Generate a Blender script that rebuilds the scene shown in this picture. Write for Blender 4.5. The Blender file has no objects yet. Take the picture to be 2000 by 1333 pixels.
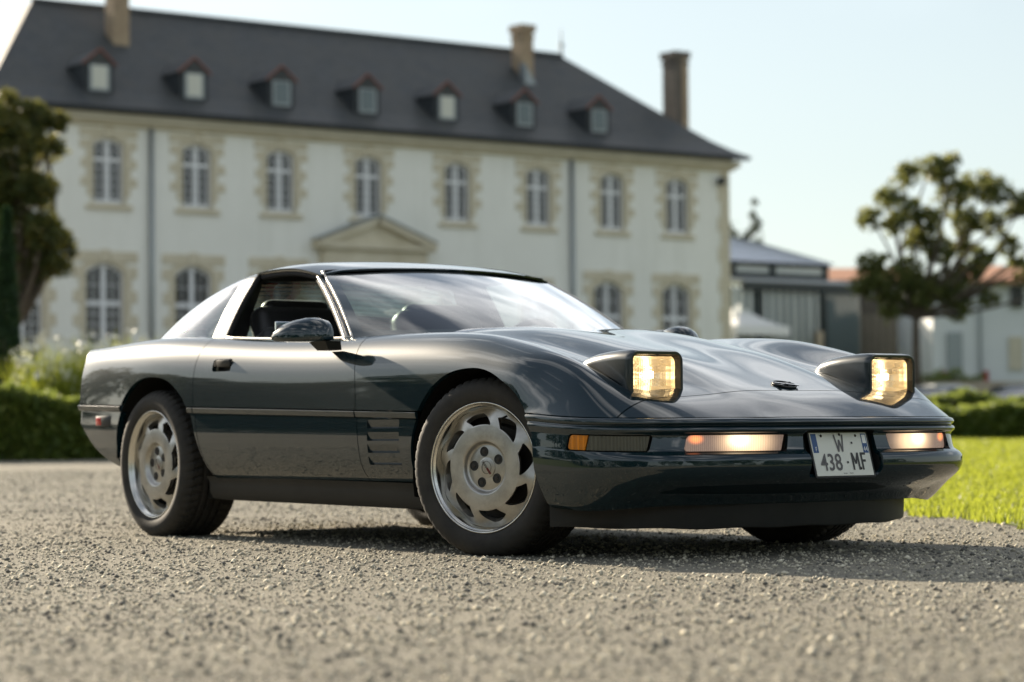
import bpy, bmesh, math, random
import numpy as np
from mathutils import Vector, Matrix

sc = bpy.context.scene
R = math.radians
rng = np.random.default_rng(7)
random.seed(7)

# ------------------------------------------------------------------ camera
CAM = np.array([7.196, -5.909, 0.441]); FPX = 4754.9
def _rot(rx, ry, rz):
    cx, sx = math.cos(rx), math.sin(rx); cy, sy = math.cos(ry), math.sin(ry); cz, sz = math.cos(rz), math.sin(rz)
    return np.array([[cz,-sz,0],[sz,cz,0],[0,0,1]]) @ np.array([[1,0,0],[0,cx,-sx],[0,sx,cx]]) @ np.array([[cy,0,sy],[0,1,0],[-sy,0,cy]])
CM = _rot(R(2.168), R(0.508), R(53.969))        # columns: right, forward, up
cam_d = bpy.data.cameras.new('camera'); cam = bpy.data.objects.new('camera', cam_d)
sc.collection.objects.link(cam); sc.camera = cam
cam.matrix_world = Matrix(((CM[0,0],CM[0,2],-CM[0,1],CAM[0]),(CM[1,0],CM[1,2],-CM[1,1],CAM[1]),(CM[2,0],CM[2,2],-CM[2,1],CAM[2]),(0,0,0,1)))
cam_d.sensor_width = 36; cam_d.lens = FPX/2000*36; cam_d.clip_start = 0.05; cam_d.clip_end = 5000
cam_d.dof.use_dof = True; cam_d.dof.aperture_fstop = 2.6
cam_d.dof.focus_distance = float((np.array([.35,-.86,.5])-CAM) @ CM[:,1])
cam_d.dof.aperture_blades = 9
def W(px, py, d):
    """world point seen at a photograph position, d metres away along the view axis"""
    return CAM + d*(CM @ np.array([(px-1000)/FPX, 1, -(py-666.5)/FPX]))

# ------------------------------------------------------------------ sky, sun, exposure
SUN_EL, SUN_B = 20.5, 1.5          # elevation; degrees the sun stands to the car's right of its tail
SD = np.array([-math.cos(R(SUN_B))*math.cos(R(SUN_EL)), -math.sin(R(SUN_B))*math.cos(R(SUN_EL)), math.sin(R(SUN_EL))])
world = bpy.data.worlds.new('World'); sc.world = world; world.use_nodes = True
nt = world.node_tree; nt.nodes.clear()
sky = nt.nodes.new('ShaderNodeTexSky'); sky.sky_type = 'NISHITA'; sky.sun_disc = False
sky.sun_elevation = R(SUN_EL); sky.sun_rotation = math.atan2(SD[0], SD[1])
sky.air_density = 1.0; sky.dust_density = 0.5; sky.ozone_density = 1.0
tc = nt.nodes.new('ShaderNodeTexCoord'); mp = nt.nodes.new('ShaderNodeMapping')
mp.inputs['Location'].default_value = (7.03, 29.87, 14.108); mp.inputs['Scale'].default_value = (.8, 2.6, 3.2); mp.inputs['Rotation'].default_value = (0.2, 0.1, 0.9)  # unseen cloud layout, placed to brighten hood reflections and facade, not the fender
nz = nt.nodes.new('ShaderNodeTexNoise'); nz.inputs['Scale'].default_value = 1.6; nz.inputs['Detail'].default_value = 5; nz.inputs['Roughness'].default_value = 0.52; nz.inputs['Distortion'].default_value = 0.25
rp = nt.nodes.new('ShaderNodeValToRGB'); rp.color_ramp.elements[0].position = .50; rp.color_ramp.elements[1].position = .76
mx = nt.nodes.new('ShaderNodeMix'); mx.data_type = 'RGBA'
hs = nt.nodes.new('ShaderNodeHueSaturation'); hs.inputs['Saturation'].default_value = 0.60
cl = nt.nodes.new('ShaderNodeMix'); cl.data_type = 'RGBA'; cl.blend_type = 'ADD'; cl.inputs[0].default_value = 1.0
cl.inputs[7].default_value = (14.0, 13.6, 12.9, 1)
ml = nt.nodes.new('ShaderNodeMath'); ml.operation = 'MULTIPLY'; ml.inputs[1].default_value = .9
bg = nt.nodes.new('ShaderNodeBackground'); bg.inputs['Strength'].default_value = 0.066
ow = nt.nodes.new('ShaderNodeOutputWorld')
L = nt.links.new
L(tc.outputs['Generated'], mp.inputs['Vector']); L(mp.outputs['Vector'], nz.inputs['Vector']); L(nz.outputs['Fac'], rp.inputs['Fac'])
vl = nt.nodes.new('ShaderNodeMix'); vl.data_type = 'RGBA'; vl.inputs[0].default_value = .55; vl.inputs[7].default_value = (4.1, 4.75, 4.6, 1)   # thin high veil
vz = nt.nodes.new('ShaderNodeSeparateXYZ'); v1 = nt.nodes.new('ShaderNodeMath'); v1.operation = 'SUBTRACT'; v1.inputs[0].default_value = 1.0; v1.use_clamp = True
v2 = nt.nodes.new('ShaderNodeMath'); v2.operation = 'POWER'; v2.inputs[1].default_value = 2.2; v3 = nt.nodes.new('ShaderNodeMath'); v3.operation = 'MULTIPLY'; v3.inputs[1].default_value = .68   # haze thins with height
L(tc.outputs['Generated'], vz.inputs[0]); L(vz.outputs['Z'], v1.inputs[1]); L(v1.outputs[0], v2.inputs[0]); L(v2.outputs[0], v3.inputs[0]); L(v3.outputs[0], vl.inputs[0])
L(sky.outputs['Color'], hs.inputs['Color']); L(hs.outputs['Color'], vl.inputs[6]); L(vl.outputs[2], cl.inputs[6]); L(vl.outputs[2], mx.inputs[6]); L(cl.outputs[2], mx.inputs[7])
sz_ = nt.nodes.new('ShaderNodeSeparateXYZ'); mr_ = nt.nodes.new('ShaderNodeMapRange'); mr_.interpolation_type = 'SMOOTHSTEP'
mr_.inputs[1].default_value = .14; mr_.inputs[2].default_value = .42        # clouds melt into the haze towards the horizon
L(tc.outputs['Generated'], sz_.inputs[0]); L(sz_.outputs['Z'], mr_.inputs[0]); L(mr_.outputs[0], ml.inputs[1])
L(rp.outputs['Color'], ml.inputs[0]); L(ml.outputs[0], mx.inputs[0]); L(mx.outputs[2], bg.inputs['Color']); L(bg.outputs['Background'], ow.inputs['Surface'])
sl = bpy.data.lights.new('sun', 'SUN'); sl.energy = 5.0; sl.angle = R(0.6); sl.color = (1.0, .86, .67)
so = bpy.data.objects.new('sun', sl); sc.collection.objects.link(so)
so.rotation_euler = Vector(SD).to_track_quat('Z', 'Y').to_euler()
sc.view_settings.view_transform = 'Standard'; sc.view_settings.look = 'None'
sc.view_settings.gamma = 1.0; sc.view_settings.use_curve_mapping = False
sc.view_settings.exposure = 1.32
sc.cycles.use_denoising = True
sc.cycles.max_bounces = 10; sc.cycles.transparent_max_bounces = 16; sc.cycles.glossy_bounces = 6; sc.cycles.transmission_bounces = 8
sc.cycles.caustics_reflective = False; sc.cycles.caustics_refractive = False
sc.cycles.sample_clamp_indirect = 6.0

# ------------------------------------------------------------------ materials
MATS = {}
def lin(c): return tuple(c)+(1.0,) if len(c) == 3 else tuple(c)
def mat(name, col=(.5,.5,.5), rough=.5, metal=0.0, spec=.5, coat=0, trans=0, ior=1.45, emit=None, estr=0, sheen=0, coat_rough=.03):
    m = bpy.data.materials.new(name); m.use_nodes = True; MATS[name] = m
    b = m.node_tree.nodes['Principled BSDF']
    b.inputs['Base Color'].default_value = lin(col); b.inputs['Roughness'].default_value = rough
    b.inputs['Metallic'].default_value = metal; b.inputs['Specular IOR Level'].default_value = spec
    b.inputs['Coat Weight'].default_value = coat; b.inputs['Coat Roughness'].default_value = coat_rough
    b.inputs['Transmission Weight'].default_value = trans; b.inputs['IOR'].default_value = ior
    if emit: b.inputs['Emission Color'].default_value = lin(emit); b.inputs['Emission Strength'].default_value = estr
    if sheen: b.inputs['Sheen Weight'].default_value = sheen
    return m
def nd(m, t): return m.node_tree.nodes.new(t)
def lk(m, a, b): m.node_tree.links.new(a, b)
def bs(m): return m.node_tree.nodes['Principled BSDF']
def coords(m, kind='Object', scale=(1,1,1)):
    t = nd(m, 'ShaderNodeTexCoord'); p = nd(m, 'ShaderNodeMapping'); p.inputs['Scale'].default_value = scale
    lk(m, t.outputs[kind], p.inputs['Vector']); return p.outputs['Vector']
def noise(m, vec, scale, detail=5, rough=.6, dist=0):
    n = nd(m, 'ShaderNodeTexNoise'); n.inputs['Scale'].default_value = scale; n.inputs['Detail'].default_value = detail
    n.inputs['Roughness'].default_value = rough; n.inputs['Distortion'].default_value = dist
    if vec is not None: lk(m, vec, n.inputs['Vector'])
    return n.outputs['Fac']
def ramp(m, fac, stops):
    r = nd(m, 'ShaderNodeValToRGB'); els = r.color_ramp.elements
    while len(els) < len(stops): els.new(.5)
    for e, (p, c) in zip(els, stops): e.position = p; e.color = lin(c)
    lk(m, fac, r.inputs['Fac']); return r.outputs['Color']
def mixc(m, fac, a, b, blend='MIX'):
    x = nd(m, 'ShaderNodeMix'); x.data_type = 'RGBA'; x.blend_type = blend
    for s, v in ((0, fac), (6, a), (7, b)):
        if hasattr(v, 'is_linked') or hasattr(v, 'links'): lk(m, v, x.inputs[s])
        else: x.inputs[s].default_value = v if s == 0 else lin(v)
    return x.outputs[2]
def bump(m, h, strength=.3, dist=.01, normal_in=None):
    b = nd(m, 'ShaderNodeBump'); b.inputs['Strength'].default_value = strength; b.inputs['Distance'].default_value = dist
    lk(m, h, b.inputs['Height'])
    if normal_in is not None: lk(m, normal_in, b.inputs['Normal'])
    return b.outputs['Normal']
def vary(name, c1, c2, scale=3, rough=.6, bstr=.15, bscale=40, bdist=.005, kind='Object', metal=0, spec=.4):
    m = mat(name, c1, rough, metal, spec); v = coords(m, kind)
    f = noise(m, v, scale, 6, .65); lk(m, ramp(m, f, [(.3, c1), (.72, c2)]), bs(m).inputs['Base Color'])
    if bstr: lk(m, bump(m, noise(m, v, bscale, 4), bstr, bdist), bs(m).inputs['Normal'])
    return m

# car materials
m = mat('paint', (.004,.013,.016), .40, .06, .04, 1.0, coat_rough=.015)      # dark green-blue metallic under clear coat
bs(m).inputs['Coat IOR'].default_value = 1.62
v = coords(m); fl = noise(m, v, 1400, 1, .5); dust = noise(m, v, 5.0, 7, .7)
lk(m, ramp(m, fl, [(.35,(.0015,.009,.012)),(.72,(.006,.024,.032))]), bs(m).inputs['Base Color'])
lk(m, ramp(m, dust, [(.3,(.012,)*3),(.8,(.045,)*3)]), bs(m).inputs['Coat Roughness'])
mat('trim_black', (.012,.013,.013), .45); mat('rubber', (.014,.014,.015), .75, spec=.3)
m = vary('tyre', (.018,.018,.017), (.042,.039,.034), 9, .80, .25, 160, .002)
m = vary('rough_plastic', (.010,.011,.010), (.020,.020,.018), 6, .62, .2, 300, .001)
mat('interior_black', (.010,.010,.010), .7); mat('leather', (.012,.012,.013), .45, sheen=.2)
m = mat('alloy', (.44,.43,.40), .34, .92); v = coords(m); lk(m, ramp(m, noise(m, v, 14, 7, .7), [(.3,(.30,.29,.265)),(.6,(.45,.44,.41))]), bs(m).inputs['Base Color']); lk(m, ramp(m, noise(m, v, 6, 6, .6), [(.3,(.30,)*3),(.7,(.42,)*3)]), bs(m).inputs['Roughness'])
mat('alloy_lip', (.58,.57,.53), .24, 1.0); mat('chrome', (.75,.75,.74), .07, 1.0); mat('dark_metal', (.06,.055,.05), .5, .8)
mat('bright_strip', (.50,.47,.42), .30, .85)  # pale metal; sun brightness is in its colour on pillar and roof strips
mat('glass', (.93,.97,.95), 0.0, 0, .5, trans=1.0, ior=1.45)
def thin_glass(name, tint, refl=1.0):
    m = bpy.data.materials.new(name); m.use_nodes = True; MATS[name] = m; n = m.node_tree; n.nodes.clear()
    o = n.nodes.new('ShaderNodeOutputMaterial'); t = n.nodes.new('ShaderNodeBsdfTransparent'); g = n.nodes.new('ShaderNodeBsdfGlossy')
    t.inputs['Color'].default_value = lin(tint); g.inputs['Roughness'].default_value = .004; g.inputs['Color'].default_value = (1,1,1,1)
    f = n.nodes.new('ShaderNodeLayerWeight'); f.inputs['Blend'].default_value = .5       # two-sided Schlick reflectance
    p = n.nodes.new('ShaderNodeMath'); p.operation = 'POWER'; p.inputs[1].default_value = 5.0
    k = n.nodes.new('ShaderNodeMath'); k.operation = 'MULTIPLY_ADD'; k.inputs[1].default_value = .955*refl; k.inputs[2].default_value = .043*refl; k.use_clamp = True
    x = n.nodes.new('ShaderNodeMixShader'); l = n.links.new
    l(f.outputs['Facing'], p.inputs[0]); l(p.outputs[0], k.inputs[0]); l(k.outputs[0], x.inputs[0]); l(t.outputs[0], x.inputs[1]); l(g.outputs[0], x.inputs[2]); l(x.outputs[0], o.inputs[0])
    return m
thin_glass('screen_glass', (.76,.86,.82), 2.1); thin_glass('rear_glass', (.70,.82,.78), 2.6)
mat('plate_white', (.66,.67,.60), .45); mat('plate_blue', (.02,.07,.20), .4); mat('plate_ink', (.03,.03,.028), .5); mat('plate_grey_ink', (.10,.095,.095), .5)
mat('white_print', (.75,.75,.72), .5)
mat('lens_amber', (.75,.26,.01), .18, 0, .6, .6); mat('flag_red', (.11,.012,.012), .4); mat('lens_red', (.45,.02,.015), .2, 0, .6, .6)

# ------------------------------------------------------------------ mesh helpers
COL = sc.collection
def link(o, parent=None):
    COL.objects.link(o)
    if parent is not None: o.parent = parent
    return o
def tag(o, label=None, cat=None, group=None, kind=None):
    if label: o['label'] = label
    if cat: o['category'] = cat
    if group: o['group'] = group
    if kind: o['kind'] = kind
    return o
def empty(name, loc=(0,0,0), rz=0, parent=None):
    o = bpy.data.objects.new(name, None); o.location = loc; o.rotation_euler = (0,0,rz); o.empty_display_size = .3
    return link(o, parent)
def mobj(name, verts, faces, material, parent=None, smooth=True, normals=None, mats=None, fmat=None):
    me = bpy.data.meshes.new(name)
    me.from_pydata([tuple(map(float, p)) for p in verts], [], [tuple(map(int, f)) for f in faces])
    for mm in (mats or [material]): me.materials.append(MATS[mm] if isinstance(mm, str) else mm)
    if fmat is not None: me.polygons.foreach_set('material_index', np.asarray(fmat, dtype=np.int32))
    if smooth: me.polygons.foreach_set('use_smooth', np.ones(len(me.polygons), dtype=bool))
    if normals is not None: me.normals_split_custom_set_from_vertices([tuple(map(float, n)) for n in normals])
    me.update()
    return link(bpy.data.objects.new(name, me), parent)
def share(src, name, parent=None, loc=None, rot=None, scale=None):
    o = bpy.data.objects.new(name, src.data)
    if loc is not None: o.location = loc
    if rot is not None: o.rotation_euler = rot
    if scale is not None: o.scale = scale
    return link(o, parent)
class MB:
    """collects shapes into one bmesh"""
    def __init__(s): s.bm = bmesh.new(); s.mi = 0
    def _tr(s, vs, M):
        if M is not None: bmesh.ops.transform(s.bm, matrix=M, verts=vs)
    def box(s, c, size, bev=0, M=None, seg=2, rot=None):
        r = bmesh.ops.create_cube(s.bm, size=1); vs = r['verts']
        bmesh.ops.scale(s.bm, vec=size, verts=vs)
        if bev:
            es = list({e for v in vs for e in v.link_edges})
            g = bmesh.ops.bevel(s.bm, geom=es, offset=bev, segments=seg, profile=.5, affect='EDGES', clamp_overlap=True)
            vs = list({v for f in g['faces'] for v in f.verts} | {v for v in vs if v.is_valid})
            # collect the whole island
            seen = set(vs); st = list(vs)
            while st:
                a = st.pop()
                for e in a.link_edges:
                    b = e.other_vert(a)
                    if b not in seen: seen.add(b); st.append(b)
            vs = list(seen)
        if rot is not None: bmesh.ops.rotate(s.bm, cent=(0,0,0), matrix=rot, verts=vs)
        bmesh.ops.translate(s.bm, vec=c, verts=vs); s._tr(vs, M)
        for f in {f for v in vs for f in v.link_faces}: f.material_index = s.mi
        return s
    def grid(s, P, close_u=False, close_v=False, flip=False):
        P = np.asarray(P, float); nu, nv = P.shape[:2]
        vs = [[s.bm.verts.new(P[i,j]) for j in range(nv)] for i in range(nu)]
        for i in range(nu if close_u else nu-1):
            for j in range(nv if close_v else nv-1):
                q = [vs[i][j], vs[(i+1)%nu][j], vs[(i+1)%nu][(j+1)%nv], vs[i][(j+1)%nv]]
                if flip: q = q[::-1]
                try: f = s.bm.faces.new(q); f.material_index = s.mi
                except ValueError: pass
        return vs
    def cap(s, ring):
        try: f = s.bm.faces.new(ring); f.material_index = s.mi
        except ValueError: pass
    def lathe(s, prof, n=48, axis='y', c=(0,0,0), M=None, cap0=False, cap1=False):
        """prof: list of (r, a) a along axis"""
        th = np.linspace(0, 2*math.pi, n, endpoint=False); P = np.zeros((n, len(prof), 3))
        for j, (r, a) in enumerate(prof):
            if axis == 'y': P[:,j] = np.stack([r*np.cos(th), np.full(n, a), r*np.sin(th)], 1)
            elif axis == 'z': P[:,j] = np.stack([r*np.cos(th), r*np.sin(th), np.full(n, a)], 1)
            else: P[:,j] = np.stack([np.full(n, a), r*np.cos(th), r*np.sin(th)], 1)
        P += np.array(c)
        vs = s.grid(P, close_u=True)
        if cap0: s.cap([vs[i][0] for i in range(n)])
        if cap1: s.cap([vs[i][-1] for i in range(n)][::-1])
        s._tr([x for r_ in vs for x in r_], M); return s
    def tube(s, pts, r, n=8, cap=True, squash=1.0):
        pts = np.asarray(pts, float); k = len(pts); rr = np.full(k, r) if np.isscalar(r) else np.asarray(r, float)
        T = np.gradient(pts, axis=0); T /= np.linalg.norm(T, axis=1)[:,None]+1e-12
        up = np.array([0,0,1.0]) if abs(T[0,2]) < .9 else np.array([1.0,0,0]); P = np.zeros((k, n, 3))
        for i in range(k):
            a = np.cross(T[i], up); a /= np.linalg.norm(a)+1e-12; b = np.cross(a, T[i]); up = b
            for j in range(n):
                t = 2*math.pi*j/n; P[i,j] = pts[i]+rr[i]*(a*math.cos(t)+b*math.sin(t)*squash)
        vs = s.grid(P, close_v=True)
        if cap: s.cap(vs[0]); s.cap(vs[-1][::-1])
        return s
    def prism(s, poly, h0, h1, plane='xz', M=None):
        """poly in a plane extruded between h0,h1 along the third axis"""
        def mk(p, h): return {'xz': (p[0], h, p[1]), 'xy': (p[0], p[1], h), 'yz': (h, p[0], p[1])}[plane]
        a = [s.bm.verts.new(mk(p, h0)) for p in poly]; b = [s.bm.verts.new(mk(p, h1)) for p in poly]; n = len(poly)
        s.cap(a); s.cap(b[::-1])
        for i in range(n): s.cap([a[i], b[i], b[(i+1)%n], a[(i+1)%n]])
        s._tr(a+b, M); return s
    def build(s, name, material, parent=None, smooth=False, angle=None, mats=None):
        bmesh.ops.recalc_face_normals(s.bm, faces=s.bm.faces)
        me = bpy.data.meshes.new(name); s.bm.to_mesh(me); s.bm.free()
        for mm in (mats or [material]): me.materials.append(MATS[mm])
        if smooth or angle:
            me.polygons.foreach_set('use_smooth', np.ones(len(me.polygons), dtype=bool))
            if angle is not None: me.set_sharp_from_angle(angle=R(angle))
        me.update()
        return link(bpy.data.objects.new(name, me), parent)

# ---- splines and trimmed surface patches
def nat_M(t):
    n = len(t); A = np.zeros((n,n)); B = np.zeros((n,n)); A[0,0] = A[-1,-1] = 1; h = np.diff(t)
    for i in range(1, n-1):
        A[i,i-1] = h[i-1]/6; A[i,i] = (h[i-1]+h[i])/3; A[i,i+1] = h[i]/6
        B[i,i-1] = 1/h[i-1]; B[i,i] = -1/h[i-1]-1/h[i]; B[i,i+1] = 1/h[i]
    return np.linalg.solve(A, B)
def basis(t, M2, x):
    x = np.clip(np.asarray(x, float), t[0], t[-1]); i = np.clip(np.searchsorted(t, x, side='right')-1, 0, len(t)-2)
    h = t[i+1]-t[i]; a = (t[i+1]-x)/h; b = 1-a; N = np.zeros((len(x), len(t))); r = np.arange(len(x))
    N[r,i] += a; N[r,i+1] += b
    return N+((a**3-a)*h*h/6)[:,None]*M2[i]+((b**3-b)*h*h/6)[:,None]*M2[i+1]
def spl(xs, ys):
    xs = np.asarray(xs, float); ys = np.asarray(ys, float); M2 = nat_M(xs)
    return lambda x: basis(xs, M2, np.atleast_1d(x)) @ ys
def her(xs, ys):
    """shape-preserving local cubic"""
    xs = np.asarray(xs, float); ys = np.asarray(ys, float); h = np.diff(xs); d = (np.diff(ys, axis=0).T/h).T; m = np.zeros_like(ys)
    m[0] = d[0]; m[-1] = d[-1]
    for i in range(1, len(xs)-1):
        w1 = 2*h[i]+h[i-1]; w2 = h[i]+2*h[i-1]
        with np.errstate(divide='ignore', invalid='ignore'):
            m[i] = np.where(d[i-1]*d[i] <= 0, 0, (w1+w2)/(w1/d[i-1]+w2/d[i]))
    def f(x):
        x = np.clip(np.atleast_1d(np.asarray(x, float)), xs[0], xs[-1]); i = np.clip(np.searchsorted(xs, x, side='right')-1, 0, len(xs)-2)
        t = (x-xs[i])/h[i]
        sh = (lambda q: q if ys.ndim == 1 else q[:,None])
        return sh(2*t**3-3*t**2+1)*ys[i]+sh((t**3-2*t**2+t)*h[i])*m[i]+sh(-2*t**3+3*t**2)*ys[i+1]+sh((t**3-t**2)*h[i])*m[i+1]
    return f
def normals_of(F, uv, e=1e-4, flip=False):
    u, v = uv[:,0], uv[:,1]
    n = np.cross(F(u+e, v)-F(u-e, v), F(u, v+e)-F(u, v-e)); n /= np.linalg.norm(n, axis=1)[:,None]+1e-15
    return -n if flip else n
def trim(F, U, V, clips):
    """grid of a surface F(u,v) cut exactly along every clip function g(P,u,v) >= 0"""
    nu, nv = len(U), len(V); uv = np.stack([np.repeat(U, nv), np.tile(V, nu)], 1)
    faces = [(i*nv+j, (i+1)*nv+j, (i+1)*nv+j+1, i*nv+j+1) for i in range(nu-1) for j in range(nv-1)]
    for g in clips:
        G = g(F(uv[:,0], uv[:,1]), uv[:,0], uv[:,1]); ins = G >= 0
        keep, cut = [], []
        for f in faces:
            k = sum(bool(ins[i]) for i in f)
            if k == len(f): keep.append(f)
            elif k: cut.append(f)
        ed = {}
        for f in cut:
            for a, b in zip(f, f[1:]+f[:1]):
                if ins[a] != ins[b]: ed.setdefault((min(a,b), max(a,b)), len(ed))
        if ed:
            E = np.array(list(ed.keys())); a = uv[np.where(ins[E[:,0]], E[:,0], E[:,1])]; b = uv[np.where(ins[E[:,0]], E[:,1], E[:,0])]
            for _ in range(16):
                mid = (a+b)/2; k = g(F(mid[:,0], mid[:,1]), mid[:,0], mid[:,1]) >= 0
                a = np.where(k[:,None], mid, a); b = np.where(k[:,None], b, mid)
            base = len(uv); uv = np.concatenate([uv, a])
            for f in cut:
                out = []
                for p, q in zip(f, f[1:]+f[:1]):
                    if ins[p]: out.append(p)
                    if ins[p] != ins[q]: out.append(base+ed[(min(p,q), max(p,q))])
                if len(out) >= 3: keep.append(tuple(out))
        faces = keep
    used = sorted({i for f in faces for i in f}); mpi = {o: n for n, o in enumerate(used)}
    return uv[used], [tuple(mpi[i] for i in f) for f in faces]
def panel(F, U, V, clips=(), flip=False, flange=.012, noflange=None, offset=0.0):
    """-> verts, faces, normals of a trimmed panel with its edges turned inward"""
    uv, faces = trim(F, U, V, clips); P = F(uv[:,0], uv[:,1]); N = normals_of(F, uv, flip=flip)
    if offset: P = P+N*offset
    if flip: faces = [f[::-1] for f in faces]
    P = list(P); N = list(N); faces = list(faces)
    if flange:
        cnt = {}
        for f in faces:
            for a, b in zip(f, f[1:]+f[:1]): cnt.setdefault((min(a,b), max(a,b)), []).append((a,b))
        dup = {}
        def dv(i, e):
            k = (i, e)
            if k not in dup: dup[k] = len(P); P.append(P[i]-N[i]*(flange if e else 0)); N.append(N[i])
            return dup[k]
        acc = {}; new = []
        for k, v in cnt.items():
            if len(v) == 1:
                a, b = v[0]
                if noflange is not None and noflange(P[a]) and noflange(P[b]): continue
                q = (dv(b,0), dv(a,0), dv(a,1), dv(b,1)); new.append(q)
                fn = np.cross(P[q[1]]-P[q[0]], P[q[2]]-P[q[0]]); ln = np.linalg.norm(fn)
                if ln > 1e-14:
                    for i in q: acc[i] = acc.get(i, 0)+fn/ln
        for i, n in acc.items():
            ln = np.linalg.norm(n)
            if ln > 1e-9: N[i] = n/ln
        faces += new
    return P, faces, N
def join(*parts):
    P, Fs, N = [], [], []
    for p, f, n in parts:
        o = len(P); P += list(p); N += list(n); Fs += [tuple(i+o for i in q) for q in f]
    return P, Fs, N
def pobj(name, part, material, parent): return mobj(name, part[0], part[1], material, parent, True, part[2])
def mirror(part):
    p, f, n = part; S = np.array([1,-1,1])
    return [np.asarray(a)*S for a in p], [q[::-1] for q in f], [np.asarray(a)*S for a in n]
# ================================================================== THE CAR
car = empty('sports_car')
tag(car, 'dark green two-seat coupe with raised pop-up headlights, parked on the gravel', 'car')
zs = lambda x: .519-.0235*np.asarray(x, float)          # height of the belt moulding round the body
XS = [-3.19,-2.9,-2.44,-2.0,-1.5,-1.0,-.7,-.35,0,.25]
sY = spl(XS, [.855,.872,.893,.892,.886,.884,.886,.890,.893,.889])
cZ = spl(XS, [.853,.868,.878,.862,.838,.826,.826,.822,.797,.750])
cY = spl(XS, [.735,.745,.757,.757,.752,.748,.748,.750,.755,.757])
zc0 = spl([-2.95,-2.44,-2.0,-1.5,-1.0,-.7,-.35,0,.25], [.90,.905,.90,.87,.86,.852,.838,.786,.735])
zc1 = spl([-2.95,-2.44,-2.0,-1.5,-1.0,-.7,-.35,0,.25], [.897,.90,.895,.865,.852,.846,.830,.777,.725])
zc2 = spl([-2.95,-2.44,-2.0,-1.5,-1.0,-.7,-.35,0,.25], [.896,.90,.893,.862,.838,.830,.813,.762,.709])
zc3 = spl([-2.95,-2.44,-2.0,-1.5,-1.0,-.7,-.35,0,.25], [.892,.897,.89,.858,.825,.818,.798,.752,.700])
def station(x):
    f = lambda g: float(g(x)[0]); s, c, y, z = f(sY), f(cZ), f(cY), float(zs(x)); h = c-z
    return [(x,0,f(zc0)),(x,.375,f(zc1)),(x,.425,f(zc2)),(x,.53,f(zc3)),(x,y-.075,c-.010),(x,y,c),(x,y+.065,c-.024),(x,s-.020,z+h*.66),(x,s-.004,z+h*.30),(x,s,z)]
NET = [[(-3.40,0,.862),(-3.395,.38,.862),(-3.39,.42,.862),(-3.38,.53,.862),(-3.345,.66,.861),(-3.285,.74,.853),(-3.22,.795,.830),(-3.195,.832,.752),(-3.19,.848,.675),(-3.19,.855,float(zs(-3.19)))]]
NET += [station(x) for x in (-2.95,-2.7,-2.44,-2.2,-2.0,-1.75,-1.5,-1.25,-1.0,-.85,-.7,-.52,-.35,-.17,0,.13,.25)]
NET += [[(.50,0,.671),(.495,.36,.661),(.492,.41,.650),(.485,.52,.644),(.47,.66,.660),(.45,.745,.697),(.42,.812,.675),(.39,.858,.622),(.36,.880,.565),(.335,.887,.513)],
        [(.70,0,.610),(.692,.34,.604),(.688,.39,.598),(.675,.51,.592),(.635,.65,.602),(.585,.745,.633),(.54,.810,.617),(.485,.852,.582),(.43,.876,.545),(.375,.887,.512)],
        [(.86,0,.557),(.85,.315,.552),(.846,.365,.549),(.825,.50,.545),(.775,.65,.550),(.695,.748,.561),(.625,.812,.560),(.55,.852,.545),(.47,.876,.527),(.40,.887,.511)],
        [(1.0,0,.489),(.988,.29,.489),(.984,.34,.489),(.95,.50,.489),(.885,.66,.489),(.80,.755,.490),(.71,.82,.492),(.61,.862,.496),(.50,.880,.503),(.42,.887,.509)]]
net = np.array(NET, float); full = np.concatenate([net[:,:0:-1]*np.array([1,-1,1]), net], 1)      # right (-y) ... left (+y)
ku = net[:,0,0].copy()
ch = np.linalg.norm(np.diff(net[8:-1], axis=1), axis=2).mean(0); kh = np.concatenate([[0], np.cumsum(ch)]); kv = np.concatenate([-kh[:0:-1], kh])
Mu, Mv = nat_M(ku), nat_M(kv)
def SH(u, v):
    return np.einsum('ni,nj,ijk->nk', basis(ku, Mu, u), basis(kv, Mv, v), full, optimize=True)
VE = kh[-1]
# seams
seamF = lambda z: -.742-.062*np.clip((z-.55)/.27, 0, 1.2)**2+.02*np.clip((.5-z)/.25, 0, 1)
seamR = spl([.22,.29,.42,.577,.70,.84,.9], [-1.90,-1.935,-1.995,-2.025,-2.03,-2.015,-2.01])
cowl = lambda Y: -.765-.195*(np.clip(Y, 0, .75)/.73)**2.4
def polar_arch(c, pts):
    pts = np.array(pts); a = np.arctan2(pts[:,1]-c[1], pts[:,0]-c[0]); r = np.hypot(pts[:,0]-c[0], pts[:,1]-c[1]); o = np.argsort(a); a, r = a[o], r[o]
    f = her(np.concatenate([a[-3:]-2*math.pi, a, a[:3]+2*math.pi]), np.concatenate([r[-3:], r, r[:3]]))
    def g(x, z): return np.hypot(x-c[0], z-c[1])-f(np.arctan2(z-c[1], x-c[0]))
    g.curve = lambda th: (c[0]+f(th)*np.cos(th), c[1]+f(th)*np.sin(th))
    return g
archF = polar_arch((.03,.33), [(.425,.33),(.405,.43),(.335,.55),(.20,.637),(.02,.677),(-.16,.642),(-.285,.55),(-.35,.44),(-.37,.33),(-.36,.2),(-.37,.0),(-.2,-.05),(.3,-.05),(.49,.0),(.465,.2)])
archR = polar_arch((-2.42,.35), [(-2.025,.45),(-2.09,.57),(-2.22,.665),(-2.42,.702),(-2.60,.668),(-2.715,.585),(-2.772,.48),(-2.785,.35),(-2.765,.2),(-2.77,.0),(-2.42,-.05),(-1.80,0.0),(-1.90,.2),(-1.965,.33)])
gap = .0022
aF = lambda P, u, v: archF(P[:,0], P[:,2])+np.where(np.abs(P[:,1]) > .45, 0, 9)
aR = lambda P, u, v: archR(P[:,0], P[:,2])+np.where(np.abs(P[:,1]) > .45, 0, 9)
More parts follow.
